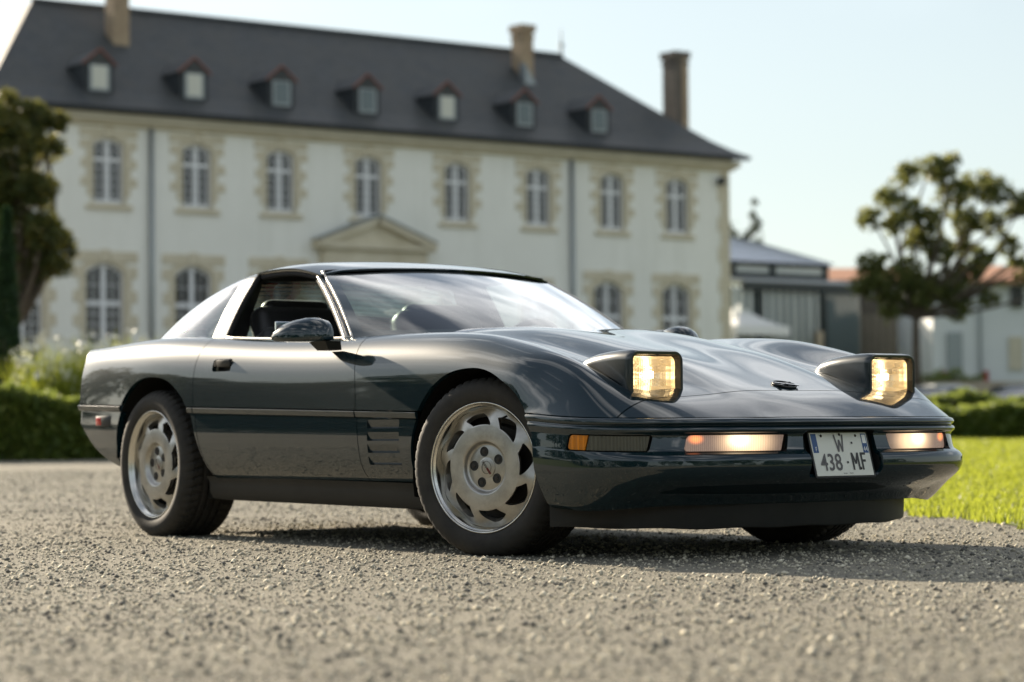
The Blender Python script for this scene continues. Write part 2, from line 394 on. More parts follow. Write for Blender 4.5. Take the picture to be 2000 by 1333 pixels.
nose_seam = lambda P: P[:,0]-.788+.03*(np.abs(P[:,1])/.78)**2+gap      # hood / nose panel seam
def podhole(P, u, v):                                   # openings the headlights swing out of
    y = np.abs(P[:,1])-.568; x = P[:,0]-.548+.10*y
    q = np.stack([np.abs(x)-.128+.02, np.abs(y)-.123+.02], 1)
    return np.hypot(*np.maximum(q, 0).T)+np.minimum(q.max(1), 0)-.02
def hood_rear(P, u, v):
    Y = np.abs(P[:,1]); return np.where(Y < .753, P[:,0]-cowl(Y), P[:,0]-seamF(P[:,2])-gap)
Uh = np.concatenate([np.linspace(-1.0,-.1,64), np.linspace(-.09,.44,56), np.linspace(.45,1.0,60)]); Vh = np.linspace(-VE, VE, 190)
hood = pobj('hood', panel(SH, Uh, Vh, [hood_rear, lambda P, u, v: -nose_seam(P), aF, podhole], flange=.02), 'paint', car)
nose = pobj('nose_panel', panel(SH, np.linspace(.70,1.0,60), Vh, [lambda P, u, v: nose_seam(P)-2*gap, aF, podhole], flange=.02), 'paint', car)
def rearq(P, u, v):
    Y = np.abs(P[:,1]); x = P[:,0]
    s = (np.abs(np.minimum(x+2.08, 0))/1.08)**2.7+(Y/.752)**2.7-1
    return np.where(x < -2.08, s, Y-.752)
Vq = np.linspace(-VE, VE, 150)
pobj('rear_quarter', panel(SH, np.linspace(-3.40,-1.95,110), Vq, [rearq, lambda P, u, v: seamR(P[:,2])-gap-P[:,0], aR], flange=.02), 'paint', car)
# lower body sides
lvl = spl([0,.25,.5,.7,.85,.95,1.0], [-.009,-.0065,-.011,-.023,-.046,-.080,-.112])
def LO(s):
    def F(x, t):
        z0 = zs(x)-.031; return np.stack([x, s*(sY(x)+lvl(t)), z0+(.238-z0)*np.clip(t,-.2,1.2)], 1)
    return F
doors = {}
for s, side in ((-1, 'right'), (1, 'left')):
    F = LO(s); fl = s < 0; T = np.linspace(0, 1, 30)
    dr = lambda P, u, v: P[:,0]-seamR(P[:,2])-gap
    df = lambda P, u, v: seamF(P[:,2])-gap-P[:,0]
    # door: upper and lower skin
    vi = np.linspace(kh[4], VE, 46) if s > 0 else np.linspace(-VE, -kh[4], 46)
    up = panel(SH, np.linspace(-2.06,-.72,90), vi, [lambda P, u, v: np.abs(P[:,1])-.7535, dr, df, lambda P, u, v: np.hypot(np.maximum(np.abs(P[:,0]+1.802)-.067,0), np.maximum(np.abs(P[:,2]-.737)-.016,0))-.010], flange=.02)
    lo = panel(F, np.linspace(-2.05,-.70,80), T, [dr, df, aR], flip=fl, flange=.015)
    d = doors[s] = pobj('door', join(up, lo), 'paint', car)
    fp = panel(F, np.linspace(-.78,-.28,64), np.linspace(0,1,46), [lambda P, u, v: P[:,0]-seamF(P[:,2])-gap, aF] +
        [(lambda zc: lambda P, u, v: np.maximum(np.abs(P[:,0]+.555)-.113, np.abs(P[:,2]-zc)-.0165))(zc) for zc in (.480,.433,.387,.341)], flip=fl, flange=.012)
    fen = pobj('front_fender', fp, 'paint', car)
    for k, zc in enumerate((.480,.433,.387,.341)):          # louvres: top edge flush, bottom edge set in
        b = MB(); x = np.linspace(-.668,-.442,14); yy = sY(x)
        tt = lambda z: (z-(zs(x)-.031))/(.238-(zs(x)-.031))
        rows = [np.stack([x, s*(yy+lvl(tt(z))-o), np.full_like(x, z)], 1) for z, o in ((zc+.017,.001),(zc+.008,.003),(zc-.006,.007),(zc-.017,.011))]
        b.grid(np.array(rows)); b.build('vent_louvre', 'paint', fen, smooth=True)
    pobj('quarter_lower', panel(F, np.linspace(-2.2,-1.88,30), T, [lambda P, u, v: seamR(P[:,2])-gap-P[:,0], aR], flip=fl, flange=.015), 'paint', car)
    zb = spl([-3.3,-3.19,-3.08,-2.93,-2.74,-2.6], [.56,.50,.42,.345,.292,.27])
    rb = pobj('rear_bumper', panel(F, np.linspace(-3.19,-2.62,40), T, [aR, lambda P, u, v: P[:,2]-zb(P[:,0])], flip=fl, flange=.03), 'paint', car)
    # belt moulding
    prof = np.array([(-.010,-.001),(-.001,-.0015),(.0030,-.0026),(.0050,-.0042),(.0022,-.019),(.0005,-.023),(-.003,-.025),(-.010,-.026)])
    for par, x0, x1 in ((rb,-3.20,-2.728),(car,-2.075,-2.03),(d,-2.022,-.748),(fen,-.738,-.315)):
        b = MB(); x = np.linspace(x0, x1, max(3, int((x1-x0)/.04))); G = np.zeros((len(x), len(prof), 3))
        for j, (dy, dz) in enumerate(prof): G[:,j] = np.stack([x, s*(sY(x)+dy), zs(x)+dz-.003], 1)
        vs = b.grid(G); b.cap(vs[0]); b.cap(vs[-1][::-1]); b.build('belt_moulding', 'paint', par, smooth=True, angle=50)
    # sill
    b = MB(); x = np.linspace(-2.02,-.30,30); G = []
    for dy, z in ((-.062,.262),(-.075,.245),(-.078,.225),(-.082,.19),(-.10,.165),(-.16,.158),(-.3,.17)): G.append(np.stack([x, s*(sY(x)+dy), z+.018*(-x-1.1)/.8*.35+0*x], 1))
    b.grid(np.array(G)); b.build('sill', 'rough_plastic', car, smooth=True, angle=40)
    # door handle: dark recess and flap
    hx, hz = -1.802, .737; ys = float(sY(hx)[0])-.014
    b = MB(); b.box((hx, s*(ys-.045), hz), (.18,.02,.08)); h = b.build('door_handle', 'trim_black', d)
    fy = ys-.002; b = MB(); b.box((0,0,0), (.112,.014,.030), .004); o = b.build('handle_flap', 'trim_black', d, smooth=True, angle=40); o.location = (hx+.016, s*fy, hz+.008); o.rotation_euler = (s*R(-8),0,0)
    b = MB(); b.lathe([(.0001,0),(.010,0),(.012,.004),(.012,.02)], 20, 'y'); o = b.build('lock_cylinder', 'dark_metal', d, smooth=True, angle=40); o.location = (hx-.056, s*(fy+.004), hz+.006); o.rotation_euler = (0,0,0 if s < 0 else math.pi)
    # rear side marker
    b = MB(); mx_, mz = -2.92, .512; my = float(sY(mx_)[0]); b.box((mx_, s*(my-.008), mz), (.155,.016,.050), .006); mk = b.build('side_marker', 'trim_black', rb, smooth=True, angle=40)
    b = MB(); b.box((mx_-.042, s*(my-.003), mz), (.050,.012,.038), .004); b.build('marker_lens', 'lens_red', rb, smooth=True, angle=40)
    # wheel housings (dark liners)
    for cx, cz, r, g in ((.03,.33,.41,archF),(-2.42,.35,.41,archR)):
        b = MB(); th = np.linspace(-.25 if cx > -1 else .10, math.pi+(.30 if cx > -1 else .02), 40); X, Z = g.curve(th); yo = .868
        rows = [np.stack([cx+(X-cx)*k, np.full_like(X, s*y), cz+(Z-cz)*k], 1) for k, y in ((1.0,yo),(1.03,yo-.02),(1.03,.60),(.9,.46),(.05,.46))]
        b.grid(np.array(rows)); b.build('wheel_housing', 'rough_plastic', car, smooth=True)
# tail fascia
tb = MB(); vv = np.linspace(-VE, VE, 60); top = SH(np.full(60,-3.3999), vv); rows = []
for k, zt in ((0,1),(.03,.97),(.5,.7),(1,.3)):
    q = top.copy(); q[:,2] = np.minimum(top[:,2], .50+(top[:,2]-.50)*(1-k)); q[:,0] = top[:,0]+.02*math.sin(k*3)+.12*k*k; q[:,1] *= (1-.04*k); rows.append(q)
tb.grid(np.array(rows)); tail = tb.build('tail_fascia', 'paint', car, smooth=True)
for y in (-.62,-.40,.40,.62):
    b = MB(); b.lathe([(.0001,-.03),(.068,-.028),(.075,-.015),(.075,.05)], 28, 'x', (-3.345+.05*abs(y), y, .70)); b.build('tail_lamp', 'lens_red', tail, smooth=True, angle=40)

# ---- front fascia
D = np.array([(1.0,0),(.994,.18),(.980,.34),(.95,.50),(.885,.66),(.80,.755),(.71,.82),(.61,.862),(.50,.880),(.42,.887),(.34,.889)])
dd = np.concatenate([[0], np.cumsum(np.hypot(*np.diff(D, axis=0).T))]); AE = dd[-1]
ka = np.concatenate([-dd[:0:-1], dd]); Dx = np.concatenate([D[:0:-1,0], D[:,0]]); Dy = np.concatenate([-D[:0:-1,1], D[:,1]])
dX, dY = spl(ka, Dx), spl(ka, Dy)
seamz = her(dd, [.489,.489,.489,.489,.489,.490,.492,.496,.503,.509,.511])
FR = np.array([(0,-.010),(-.003,.006),(-.010,.017),(-.018,.020),(-.025,.013),(-.028,.007),(-.031,.010),(-.036,.019),(-.043,.022),(-.049,.019),(-.056,.010),(-.064,.006),(-.09,.010),(-.113,.016),(-.120,.026),(-.130,.042),(-.145,.051),(-.165,.052),(-.185,.045),(-.207,.026),(-.226,-.005),(-.243,-.045),(-.262,-.090),(-.30,-.135)])
SDL = np.array([(0,-.010),(-.003,-.001),(-.010,.005),(-.018,.006),(-.025,.004),(-.028,.001),(-.031,.002),(-.036,.006),(-.043,.007),(-.049,.006),(-.056,.005),(-.064,.004),(-.09,.006),(-.113,.007),(-.120,.008),(-.132,.009),(-.15,.010),(-.175,.010),(-.2,.009),(-.23,.006),(-.26,0),(-.29,-.008),(-.31,-.018),(-.322,-.035)])
kl = np.arange(len(FR), dtype=float); fF, fS = her(kl, FR), her(kl, SDL)
def aX(x): return float(np.interp(-x, -D[:,0], dd))          # arc length at which the nose plan reaches x
a_front, a_side = aX(.90), aX(.56)
def FA(a, l):
    k = np.clip((np.abs(a)-a_front)/(a_side-a_front), 0, 1); k = k*k*(3-2*k)
    q = fF(l)*(1-k)[:,None]+fS(l)*k[:,None]; e = 1e-3
    tx, ty = dX(a+e)-dX(a-e), dY(a+e)-dY(a-e); n = np.hypot(tx, ty)
    return np.stack([dX(a)+ty/n*q[:,1], dY(a)-tx/n*q[:,1], seamz(np.abs(a))+q[:,0]], 1)
def rrect(ca, cz, ha, hz, r, slant=0):
    def g(P, u, v):
        dz = P[:,2]-seamz(np.abs(u))-cz; da = np.abs(u)-ca if ca else u
        da = da+slant*dz
        q0, q1 = np.abs(da)-ha+r, np.abs(dz)-hz+r
        return np.hypot(np.maximum(q0,0), np.maximum(q1,0))+np.minimum(np.maximum(q0,q1),0)-r
    return g
a1, a2 = aX(.840), aX(.585); corner = ((a1+a2)/2, -.088, (a2-a1)/2, .029, .012, .25)
b1, b2 = aX(.990)+.02, aX(.908); fog = ((b1+b2)/2+.004, -.088, (b2-b1)/2+.012, .031, .014, .25)
plate = (0, -.128, .168, .081, .022)
holes = [rrect(*corner), rrect(*fog), rrect(*plate)]
Ua = np.linspace(-AE, AE, 340); Vl = np.concatenate([np.linspace(0,12,84), np.linspace(12.2,23,56)])
fas = pobj('front_bumper', panel(FA, Ua, Vl, holes+[aF], flip=True, flange=.014), 'paint', car)
def lev(a, z):                                              # level at which the fascia reaches height z
    lo = np.zeros_like(a); hi = np.full_like(a, 20.0)
    for _ in range(40):
        m_ = (lo+hi)/2; c_ = FA(a, m_)[:,2] > z; lo = np.where(c_, m_, lo); hi = np.where(c_, hi, m_)
    return (lo+hi)/2
def pocket(spec, s, depth, name, material, parent, grow=0):
    ca, cz, ha, hz, r = spec[:5]; sl_ = spec[5] if len(spec) > 5 else 0; pts = []
    ha += grow; hz += grow
    for cx_, cz_, t0 in ((1,1,0),(-1,1,90),(-1,-1,180),(1,-1,270)):
        for t in np.linspace(t0, t0+90, 8): pts.append((cx_*(ha-r)+r*math.cos(R(t)), cz_*(hz-r)+r*math.sin(R(t))))
    pts = np.array(pts); dz = pts[:,1]+cz; da = pts[:,0]-sl_*pts[:,1]
    a = s*(ca+da) if ca else da
    P = FA(a, lev(a, seamz(np.abs(a))+dz)); N = P*0; e = 1e-3
    tx, ty = dX(a+e)-dX(a-e), dY(a+e)-dY(a-e); n = np.hypot(tx, ty); nx, ny = ty/n, -tx/n
    am = np.array([s*ca if ca else 0.]); tx, ty = dX(am+e)-dX(am-e), dY(am+e)-dY(am-e); n = np.hypot(tx, ty); cn = np.array([ty[0]/n[0], -tx[0]/n[0], 0])
    Q = P-cn*depth; k = (Q@cn); Q = Q-np.outer(k-k.min()*.35-k*.65, cn)
    b = MB(); vs = b.grid(np.array([P, (P+Q)/2, Q]), close_v=True); b.cap(vs[2]); return b.build(name, material, parent, smooth=True, angle=40), P, Q, cn
def lens(spec, s, name, material, parent, off, lo=-1, hi=1, grow=-.004):
    ca, cz, ha, hz, r = spec[:5]; sl_ = spec[5]
    g0 = rrect(ca, cz, ha+grow, hz+grow, r, sl_)
    cl_ = [lambda P, u, v: -g0(P, u, v), lambda P, u, v: (np.abs(u)-ca+sl_*(P[:,2]-seamz(np.abs(u))-cz))/ha-lo, lambda P, u, v: hi-(np.abs(u)-ca+sl_*(P[:,2]-seamz(np.abs(u))-cz))/ha]
    # flat-faced lens following the bumper but not its fine relief
    def FL(a, l): return FA(a, 12+0*l)*np.array([1,1,0])+np.stack([0*a, 0*a, FA(a, l)[:,2]], 1)
    U = np.linspace(ca-ha-.03, ca+ha+.03, 60)*s; V = np.linspace(9.0,15.5,36)
    if s < 0: U = U[::-1]
    return pobj(name, panel(FL, U, V, cl_, flip=True, flange=.006, offset=off), material, parent)
# ribbed lens materials
def ribbed(name, base, emit=None, estr=0, spots=()):
    m = mat(name, base, .12, 0, .6, .8); v = coords(m, 'Object')
    sx = nd(m, 'ShaderNodeSeparateXYZ'); lk(m, v, sx.inputs[0])
    w = nd(m, 'ShaderNodeMath'); w.operation = 'MULTIPLY'; w.inputs[1].default_value = 900; lk(m, sx.outputs['Y'], w.inputs[0])
    sn = nd(m, 'ShaderNodeMath'); sn.operation = 'SINE'; lk(m, w.outputs[0], sn.inputs[0])
    lk(m, bump(m, sn.outputs[0], .5, .001), bs(m).inputs['Normal']); bs(m).inputs['Coat Weight'].default_value = .3
    rib = ramp(m, sn.outputs[0], [(.2,(.75,.75,.75)),(.8,(1,1,1))]); lk(m, mixc(m, 1.0, base, rib, 'MULTIPLY'), bs(m).inputs['Base Color'])
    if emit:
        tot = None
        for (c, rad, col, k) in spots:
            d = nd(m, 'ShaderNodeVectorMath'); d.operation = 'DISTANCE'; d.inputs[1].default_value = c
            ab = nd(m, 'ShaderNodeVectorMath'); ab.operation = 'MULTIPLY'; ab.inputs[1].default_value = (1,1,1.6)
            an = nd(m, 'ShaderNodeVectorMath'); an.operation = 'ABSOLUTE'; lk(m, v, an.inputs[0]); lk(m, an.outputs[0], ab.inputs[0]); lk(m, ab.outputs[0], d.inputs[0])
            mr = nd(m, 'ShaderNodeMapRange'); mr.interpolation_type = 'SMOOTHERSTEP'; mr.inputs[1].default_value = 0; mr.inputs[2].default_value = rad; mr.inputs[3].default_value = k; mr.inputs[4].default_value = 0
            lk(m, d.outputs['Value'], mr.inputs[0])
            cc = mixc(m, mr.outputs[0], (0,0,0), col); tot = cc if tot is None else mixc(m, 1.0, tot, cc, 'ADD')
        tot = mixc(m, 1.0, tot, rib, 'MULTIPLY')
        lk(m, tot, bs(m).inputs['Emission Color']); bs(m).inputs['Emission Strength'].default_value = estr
    return m
ribbed('lens_clear', (.085,.085,.07)); ribbed('lens_amber_rib', (.62,.20,.008))
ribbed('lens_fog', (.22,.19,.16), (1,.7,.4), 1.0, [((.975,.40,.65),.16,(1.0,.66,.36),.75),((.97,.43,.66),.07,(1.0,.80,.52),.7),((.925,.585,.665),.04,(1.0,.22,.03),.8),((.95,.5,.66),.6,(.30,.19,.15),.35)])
for s in (-1, 1):
    po, P_, Q_, cn = pocket(corner, s, .03, 'corner_lamp', 'trim_black', car)
    lens(corner, s, 'turn_lens', 'lens_amber_rib', po, -.006, .50, 1.0); lens(corner, s, 'cornering_lens', 'lens_clear', po, -.008, -.93, .47)
    po, P_, Q_, cn = pocket(fog, s, .04, 'fog_lamp', 'trim_black', car)
    lens(fog, s, 'fog_lens', 'lens_fog', po, -.012, -.93, .98)
po, P_, Q_, cn = pocket(plate, 1, .055, 'plate_recess', 'trim_black', car)
# licence plate: leans forward at its foot
pl = empty('licence_plate', parent=car)
PW, PH = .270, .156; pc = np.array([1.008, .006, .358]); tilt = R(16)
pl.location = pc; pl.rotation_euler = (math.pi/2-0, 0, math.pi/2)
pl.rotation_mode = 'XYZ'
pl.matrix_local = Matrix.Translation(Vector(pc)) @ Matrix(((0,math.sin(-tilt),math.cos(tilt)),(1,0,0),(0,math.cos(tilt),math.sin(tilt)))).to_4x4()
b = MB(); b.box((0,0,0), (PW,PH,.003), .0012); bmesh.ops.bevel  # plate blank
b.build('plate_blank', 'plate_white', pl)
def plate_quad(x0, x1, y0, y1, material, name, z=.0022, par=pl):
    return mobj(name, [(x0,y0,z),(x1,y0,z),(x1,y1,z),(x0,y1,z)], [(0,1,2,3)], material, par, False)
plate_quad(-.131,-.106,.005,.073,'plate_blue','euro_band'); plate_quad(.106,.131,.003,.073,'plate_blue','region_band'); plate_quad(.110,.127,.038,.069,'white_print','region_badge',.0027)
def text(s, x, y, h, wscale, material, name='lettering', z=.003, par=pl, align='CENTER', bold=0.0):
    cu = bpy.data.curves.new('t', 'FONT'); cu.body = s; cu.size = 1; cu.align_x = align; cu.offset = bold; cu.resolution_u = 3; cu.extrude = .0004/max(h,.001)*.0
    o = bpy.data.objects.new('t', cu); COL.objects.link(o); bpy.context.view_layer.update()
    me = bpy.data.meshes.new_from_object(o.evaluated_get(bpy.context.evaluated_depsgraph_get())); bpy.data.objects.remove(o); bpy.data.curves.remove(cu)
    co = np.array([v.co[:] for v in me.vertices]); H = .729-.0
    me.vertices.foreach_set('co', (co*np.array([h/H*wscale, h/H, 1])).ravel()); me.materials.clear(); me.materials.append(MATS[material]); me.name = name; me.update()
    o = bpy.data.objects.new(name, me); o.location = (x, y, z); return link(o, par)
def strokes(segs, x, y, w, h, t, material):
    b = MB()
    for x0, y0, x1, y1, z in segs:
        a0, a1 = np.array((x+x0*w, y+y0*h)), np.array((x+x1*w, y+y1*h)); d = a1-a0
        n_ = np.array([t/2, 0]) if abs(d[1]) > abs(d[0])*.6 else np.array([0, t/2])
        q = [a0-n_, a0+n_, a1+n_, a1-n_]; b.cap([b.bm.verts.new((*p_, .0028+z*.0001)) for p_ in q])
    b.build('lettering', material, pl)
text('438', -.058, -.058, .062, .80, 'plate_grey_ink', bold=.012)
strokes([(0,0,0,1,0),(1,0,1,1,0),(0,1,.5,.35,1),(1,1,.5,.35,2)], .045, -.058, .027, .062, .0085, 'plate_ink')
strokes([(0,0,0,1,0),(-.15,.94,1,.94,1),(-.15,.53,.85,.53,2)], .089, -.058, .021, .062, .0085, 'plate_ink')
strokes([(0,1,.27,0,0),(.27,0,.5,.7,1),(.5,.7,.73,0,2),(.73,0,1,1,3)], -.023, .008, .040, .062, .0072, 'plate_grey_ink')
plate_quad(.016,.0245,-.034,-.0265,'plate_ink','dash',.003); plate_quad(.052,.0605,.036,.0435,'plate_ink','dash',.003)
text('F', -.1165, .011, .016, .8, 'white_print'); text('44', .1185, .009, .018, .8, 'white_print'); text('Garage       Nantes', .012, -.0715, .0055, .8, 'plate_ink')
for x, y in ((-.082,.066),(.082,.066),(.006,.0705),(.078,-.052)):
    b = MB(); b.lathe([(.0001,.0045),(.003,.0045),(.0052,.002),(.0052,.001)], 14, 'z', (x,y,0)); b.build('screw', 'dark_metal', pl, smooth=True)
b = MB(); rim = [(.142,.084),(-.142,.084),(-.142,-.084),(.142,-.084)]
for (x0, y0, x1, y1) in ((-.140,-.082,.140,-.082),(-.140,.082,.140,.082),(-.140,-.082,-.140,.082),(.140,-.082,.140,.082)):
    b.box(((x0+x1)/2, (y0+y1)/2, -.002), (abs(x1-x0)+.006, abs(y1-y0)+.006, .006), .002)
b.build('plate_frame', 'trim_black', pl)
# ---- air dam and underside
D2 = np.array([(.46,-.855),(.49,-.825),(.58,-.735),(.70,-.60),(.80,-.42),(.845,-.22),(.857,0),(.845,.22),(.80,.42),(.70,.60),(.58,.735),(.49,.825),(.46,.855)])
d2 = np.concatenate([[0], np.cumsum(np.hypot(*np.diff(D2, axis=0).T))]); ex_, ey_ = spl(d2, D2[:,0]), spl(d2, D2[:,1]); a = np.linspace(0, d2[-1], 90); e = 1e-3
tx, ty = ex_(a+e)-ex_(a-e), ey_(a+e)-ey_(a-e); n = np.hypot(tx, ty)+1e-9; k = np.clip(np.abs(ey_(a))/.85, 0, 1)**3; rows = []
for o, z in ((.03,.28),(.012,.22),(.004,.17),(0,.13),(-.004,.108),(-.014,.104),(-.03,.13)): rows.append(np.stack([ex_(a)+ty/n*o*(1-k), ey_(a)-tx/n*o*(1-k), z+.012*k*(z < .2)+.002*np.sin(a*21)], 1))
b = MB(); b.grid(np.array(rows)); b.build('air_dam', 'rough_plastic', car, smooth=True, angle=45)
b = MB(); b.box((.30,0,.22), (.9,.92,.10)); b.box((-1.2,0,.20), (2.0,1.50,.06)); b.box((-2.6,0,.30), (1.0,.95,.20)); b.box((-3.1,0,.52), (.3,1.2,.16))
b.build('underbody', 'rough_plastic', car)
b = MB(); b.tube([(-2.72,-.80,.272),(-2.80,-.80,.272)], .016, 8); b.build('jacking_point', 'rough_plastic', car, smooth=True, angle=50)
b = MB(); b.tube([(-2.95,-.42,.245),(-3.25,-.42,.26)], .035, 14); b.build('exhaust_pipe', 'dark_metal', car, smooth=True, angle=50)
# ---- pop-up headlights
mat('pod_paint', (.010,.017,.019), .30, .2, .5, .55, coat_rough=.12)
mat('reflector', (.92,.86,.74), .06, 1.0); mat('bulb', (1,1,1), .3, emit=(1.0,.76,.46), estr=2.0)
mat('reflector_glow', (.86,.80,.66), .28, 0.85, emit=(1.0,.68,.34), estr=.10)
m = mat('lamp_glass', (.98,.97,.93), .015, 0, .5, trans=1.0, ior=1.33); v = coords(m)
sx = nd(m, 'ShaderNodeSeparateXYZ'); lk(m, v, sx.inputs[0])
w = nd(m, 'ShaderNodeMath'); w.operation = 'MULTIPLY'; w.inputs[1].default_value = 700; lk(m, sx.outputs['Y'], w.inputs[0])
sn = nd(m, 'ShaderNodeMath'); sn.operation = 'SINE'; lk(m, w.outputs[0], sn.inputs[0])
w2 = nd(m, 'ShaderNodeMath'); w2.operation = 'MULTIPLY'; w2.inputs[1].default_value = 260; lk(m, sx.outputs['Z'], w2.inputs[0])
sn2 = nd(m, 'ShaderNodeMath'); sn2.operation = 'SINE'; lk(m, w2.outputs[0], sn2.inputs[0])
lk(m, bump(m, sn.outputs[0], .45, .0012, bump(m, sn2.outputs[0], .35, .002)), bs(m).inputs['Normal'])
def rring(hw, hz, r, n=7):
    o = []
    for cx_, cz_, t0 in ((1,1,0),(-1,1,90),(-1,-1,180),(1,-1,270)):
        for t in np.linspace(t0, t0+90, n): o.append((cx_*(hw-r)+r*math.cos(R(t)), cz_*(hz-r)+r*math.sin(R(t))))
    return np.array(o)
for s in (-1, 1):
    yc = s*.566
    pod = empty('headlight', (0,0,0), parent=car)
    secs = []                                              # x, top, half width, corner radius
    for x, top, hw, r in ((.345,.660,.070,.03),(.375,.689,.090,.03),(.42,.705,.104,.034),(.48,.7155,.112,.036),(.55,.722,.117,.036),(.62,.7255,.119,.036),(.67,.7255,.119,.036),(.694,.7225,.118,.036),(.701,.7185,.1145,.033)):
        bot = .545 if x > .66 else .50; q = rring(hw, (top-bot)/2, r); secs.append(np.stack([np.full(len(q), x), yc+q[:,0], (top+bot)/2+q[:,1]], 1))
    q = rring(.1055,.071,.022); fr1 = np.stack([np.full(len(q), .700), yc+q[:,0], .638+q[:,1]], 1); q = rring(.1035,.0695,.020); fr2 = np.stack([np.full(len(q), .672), yc+q[:,0], .637+q[:,1]], 1)
    b = MB(); vs = b.grid(np.array(secs+[fr1]), close_v=True); b.cap(vs[0]); b.build('lamp_housing', 'pod_paint', pod, smooth=True, angle=38)
    b = MB(); b.grid(np.array([fr1, fr2]), close_v=True); b.box((.690, yc+.006*s*-1, .7095), (.022,.007,.010), .003); b.box((.694, yc+s*.1085, .632), (.012,.006,.014), .003); b.build('bezel', 'trim_black', pod, smooth=True, angle=40)
    # reflector bowl with moulded facets
    rows = []
    for k, dx in ((1.0,0),(.96,-.012),(.88,-.028),(.7,-.046),(.48,-.058),(.25,-.065),(.10,-.067)):
        q = rring(.101*k, .067*k, .020*k+.067*(1-k)*.35); jit = np.sin(np.arange(len(q))*2.1)*.0022*(k < .97)
        rows.append(np.stack([.667+dx+jit, yc+q[:,0], .636+q[:,1]], 1))
    b = MB(); vs = b.grid(np.array(rows), close_v=True); b.cap(vs[-1]); b.build('reflector', 'reflector_glow', pod)
    b = MB(); b.lathe([(.0001,.026),(.010,.024),(.015,.012),(.016,0),(.012,-.02)], 16, 'x', (.628, yc, .642)); b.build('bulb', 'bulb', pod, smooth=True)
    # sealed-beam lens, gently domed
    q = rring(.1005,.0665,.020); P0 = []
    for k, dx in ((1.0,-.004),(1.0,.003),(.96,.0075),(.8,.0105),(.55,.0130),(.25,.0142)):
        P0.append(np.stack([np.full(len(q), .671+dx), yc+q[:,0]*k, .636+q[:,1]*k], 1))
    P1 = [p-np.array([.006,0,0])*1.0 for p in P0[::-1][:-1]]
    b = MB(); vs = b.grid(np.array(P0), close_v=True); b.cap(vs[-1]); vs2 = b.grid(np.array(P1), close_v=True); b.cap(vs2[0])
    b.build('lens', 'lamp_glass', pod, smooth=True, angle=40)
    # dark well under the lamp
    b = MB(); b.box((.55, yc, .50), (.30,.27,.02)); b.build('lamp_well', 'trim_black', pod)
# ---- emblem on the nose of the hood: a ring crossed by two small flags
em = empty('emblem', parent=car)
c0 = SH(np.array([.724]), np.array([0.]))[0]; n0 = normals_of(SH, np.array([[.724,0.]]))[0]; ex = np.array([0,1.,0]); ey = np.cross(n0, ex)
b = MB(); th = np.linspace(0, 2*math.pi, 33)
b.tube([c0+n0*.004+ex*.044*math.cos(t)+ey*.040*math.sin(t) for t in th], .0040, 8, cap=False); b.build('ring', 'trim_black', em, smooth=True)
for sg in (-1, 1):
    d = ex*sg*.86+ey*.50*(-1); wv = np.cross(n0, d); wv /= np.linalg.norm(wv); b = MB()
    b.tube([c0+n0*.006-d*.048, c0+n0*.007, c0+n0*.008+d*.052], .0085, 8, squash=.28); b.build('flag', 'chrome' if sg > 0 else 'trim_black', em, smooth=True, angle=60)
# ---- windscreen
def WS(sv, t):
    a = np.abs(sv); bx, bz = -.775-.205*a**2.4, .832-.012*a**2; tx, tz = -1.425-.050*a**2, 1.1425-.023*a**2
    P = np.stack([bx+(tx-bx)*t, sv*(.735+(.568-.735)*t), bz+(tz-bz)*t], 1); k = 4*t*(1-t)*.016
    P[:,0] += k*.45; P[:,2] += k*.9; return P
S_, T_ = np.linspace(-1,1,49), np.linspace(-.04,1,25); g = WS(np.repeat(S_,25), np.tile(T_,49)).reshape(49,25,3)
b = MB(); b.grid(g); b.build('windscreen', 'screen_glass', car, smooth=True)
b = MB()                                                    # black band printed round the glass edge
for e0, e1 in ((-1.0,-.945),(.945,1.0)):
    q = WS(np.repeat(np.linspace(e0,e1,3),25), np.tile(T_,3)).reshape(3,25,3)-np.array([.002,0,.004]); b.grid(q)
q = WS(np.repeat(S_,3), np.tile(np.linspace(-.04,.10,3),49)).reshape(49,3,3)-np.array([.002,0,.004]); b.grid(q)
b.build('screen_band', 'trim_black', car, smooth=True)
for s in (-1, 1):
    B_ = WS(np.array([1.0*s]), np.array([-.03]))[0]; T0 = WS(np.array([1.0*s]), np.array([1.02]))[0]; t = np.linspace(0, 1, 14)[:,None]; o = np.array([0, s*.012, .0])
    line = WS(np.full(14, 1.0*s), np.linspace(-.03, 1.02, 14))
    ap = empty('windscreen_pillar', parent=car)
    b = MB(); b.tube(line+np.array([-.022, s*.004, -.014]), .012, 8); b.build('pillar_body', 'paint', ap, smooth=True)
    b = MB(); b.tube(line+np.array([-.002, s*.006, -.001]), .005, 8); b.build('pillar_edge_glint', 'bright_strip', ap, smooth=True)  # sun on the pillar edge, put in as a pale strip
    b = MB(); b.tube(line+np.array([-.034, s*.014, -.010]), np.linspace(.011,.008,14), 8); b.build('pillar_seal_glint', 'bright_strip', ap, smooth=True)  # sun on the weatherstrip, put in as a second pale strip
    b = MB(); b.tube(line+np.array([-.048, s*.006, -.020]), .011, 8); b.build('door_seal', 'rubber', ap, smooth=True)
b = MB(); hd = WS(np.linspace(-1,1,41), np.full(41, 1.0))
b.tube(hd+np.array([.003,0,.000]), .0036, 8); b.tube(hd+np.array([.000,0,.006]), .0036, 8); b.build('header_seal', 'rubber', car, smooth=True)
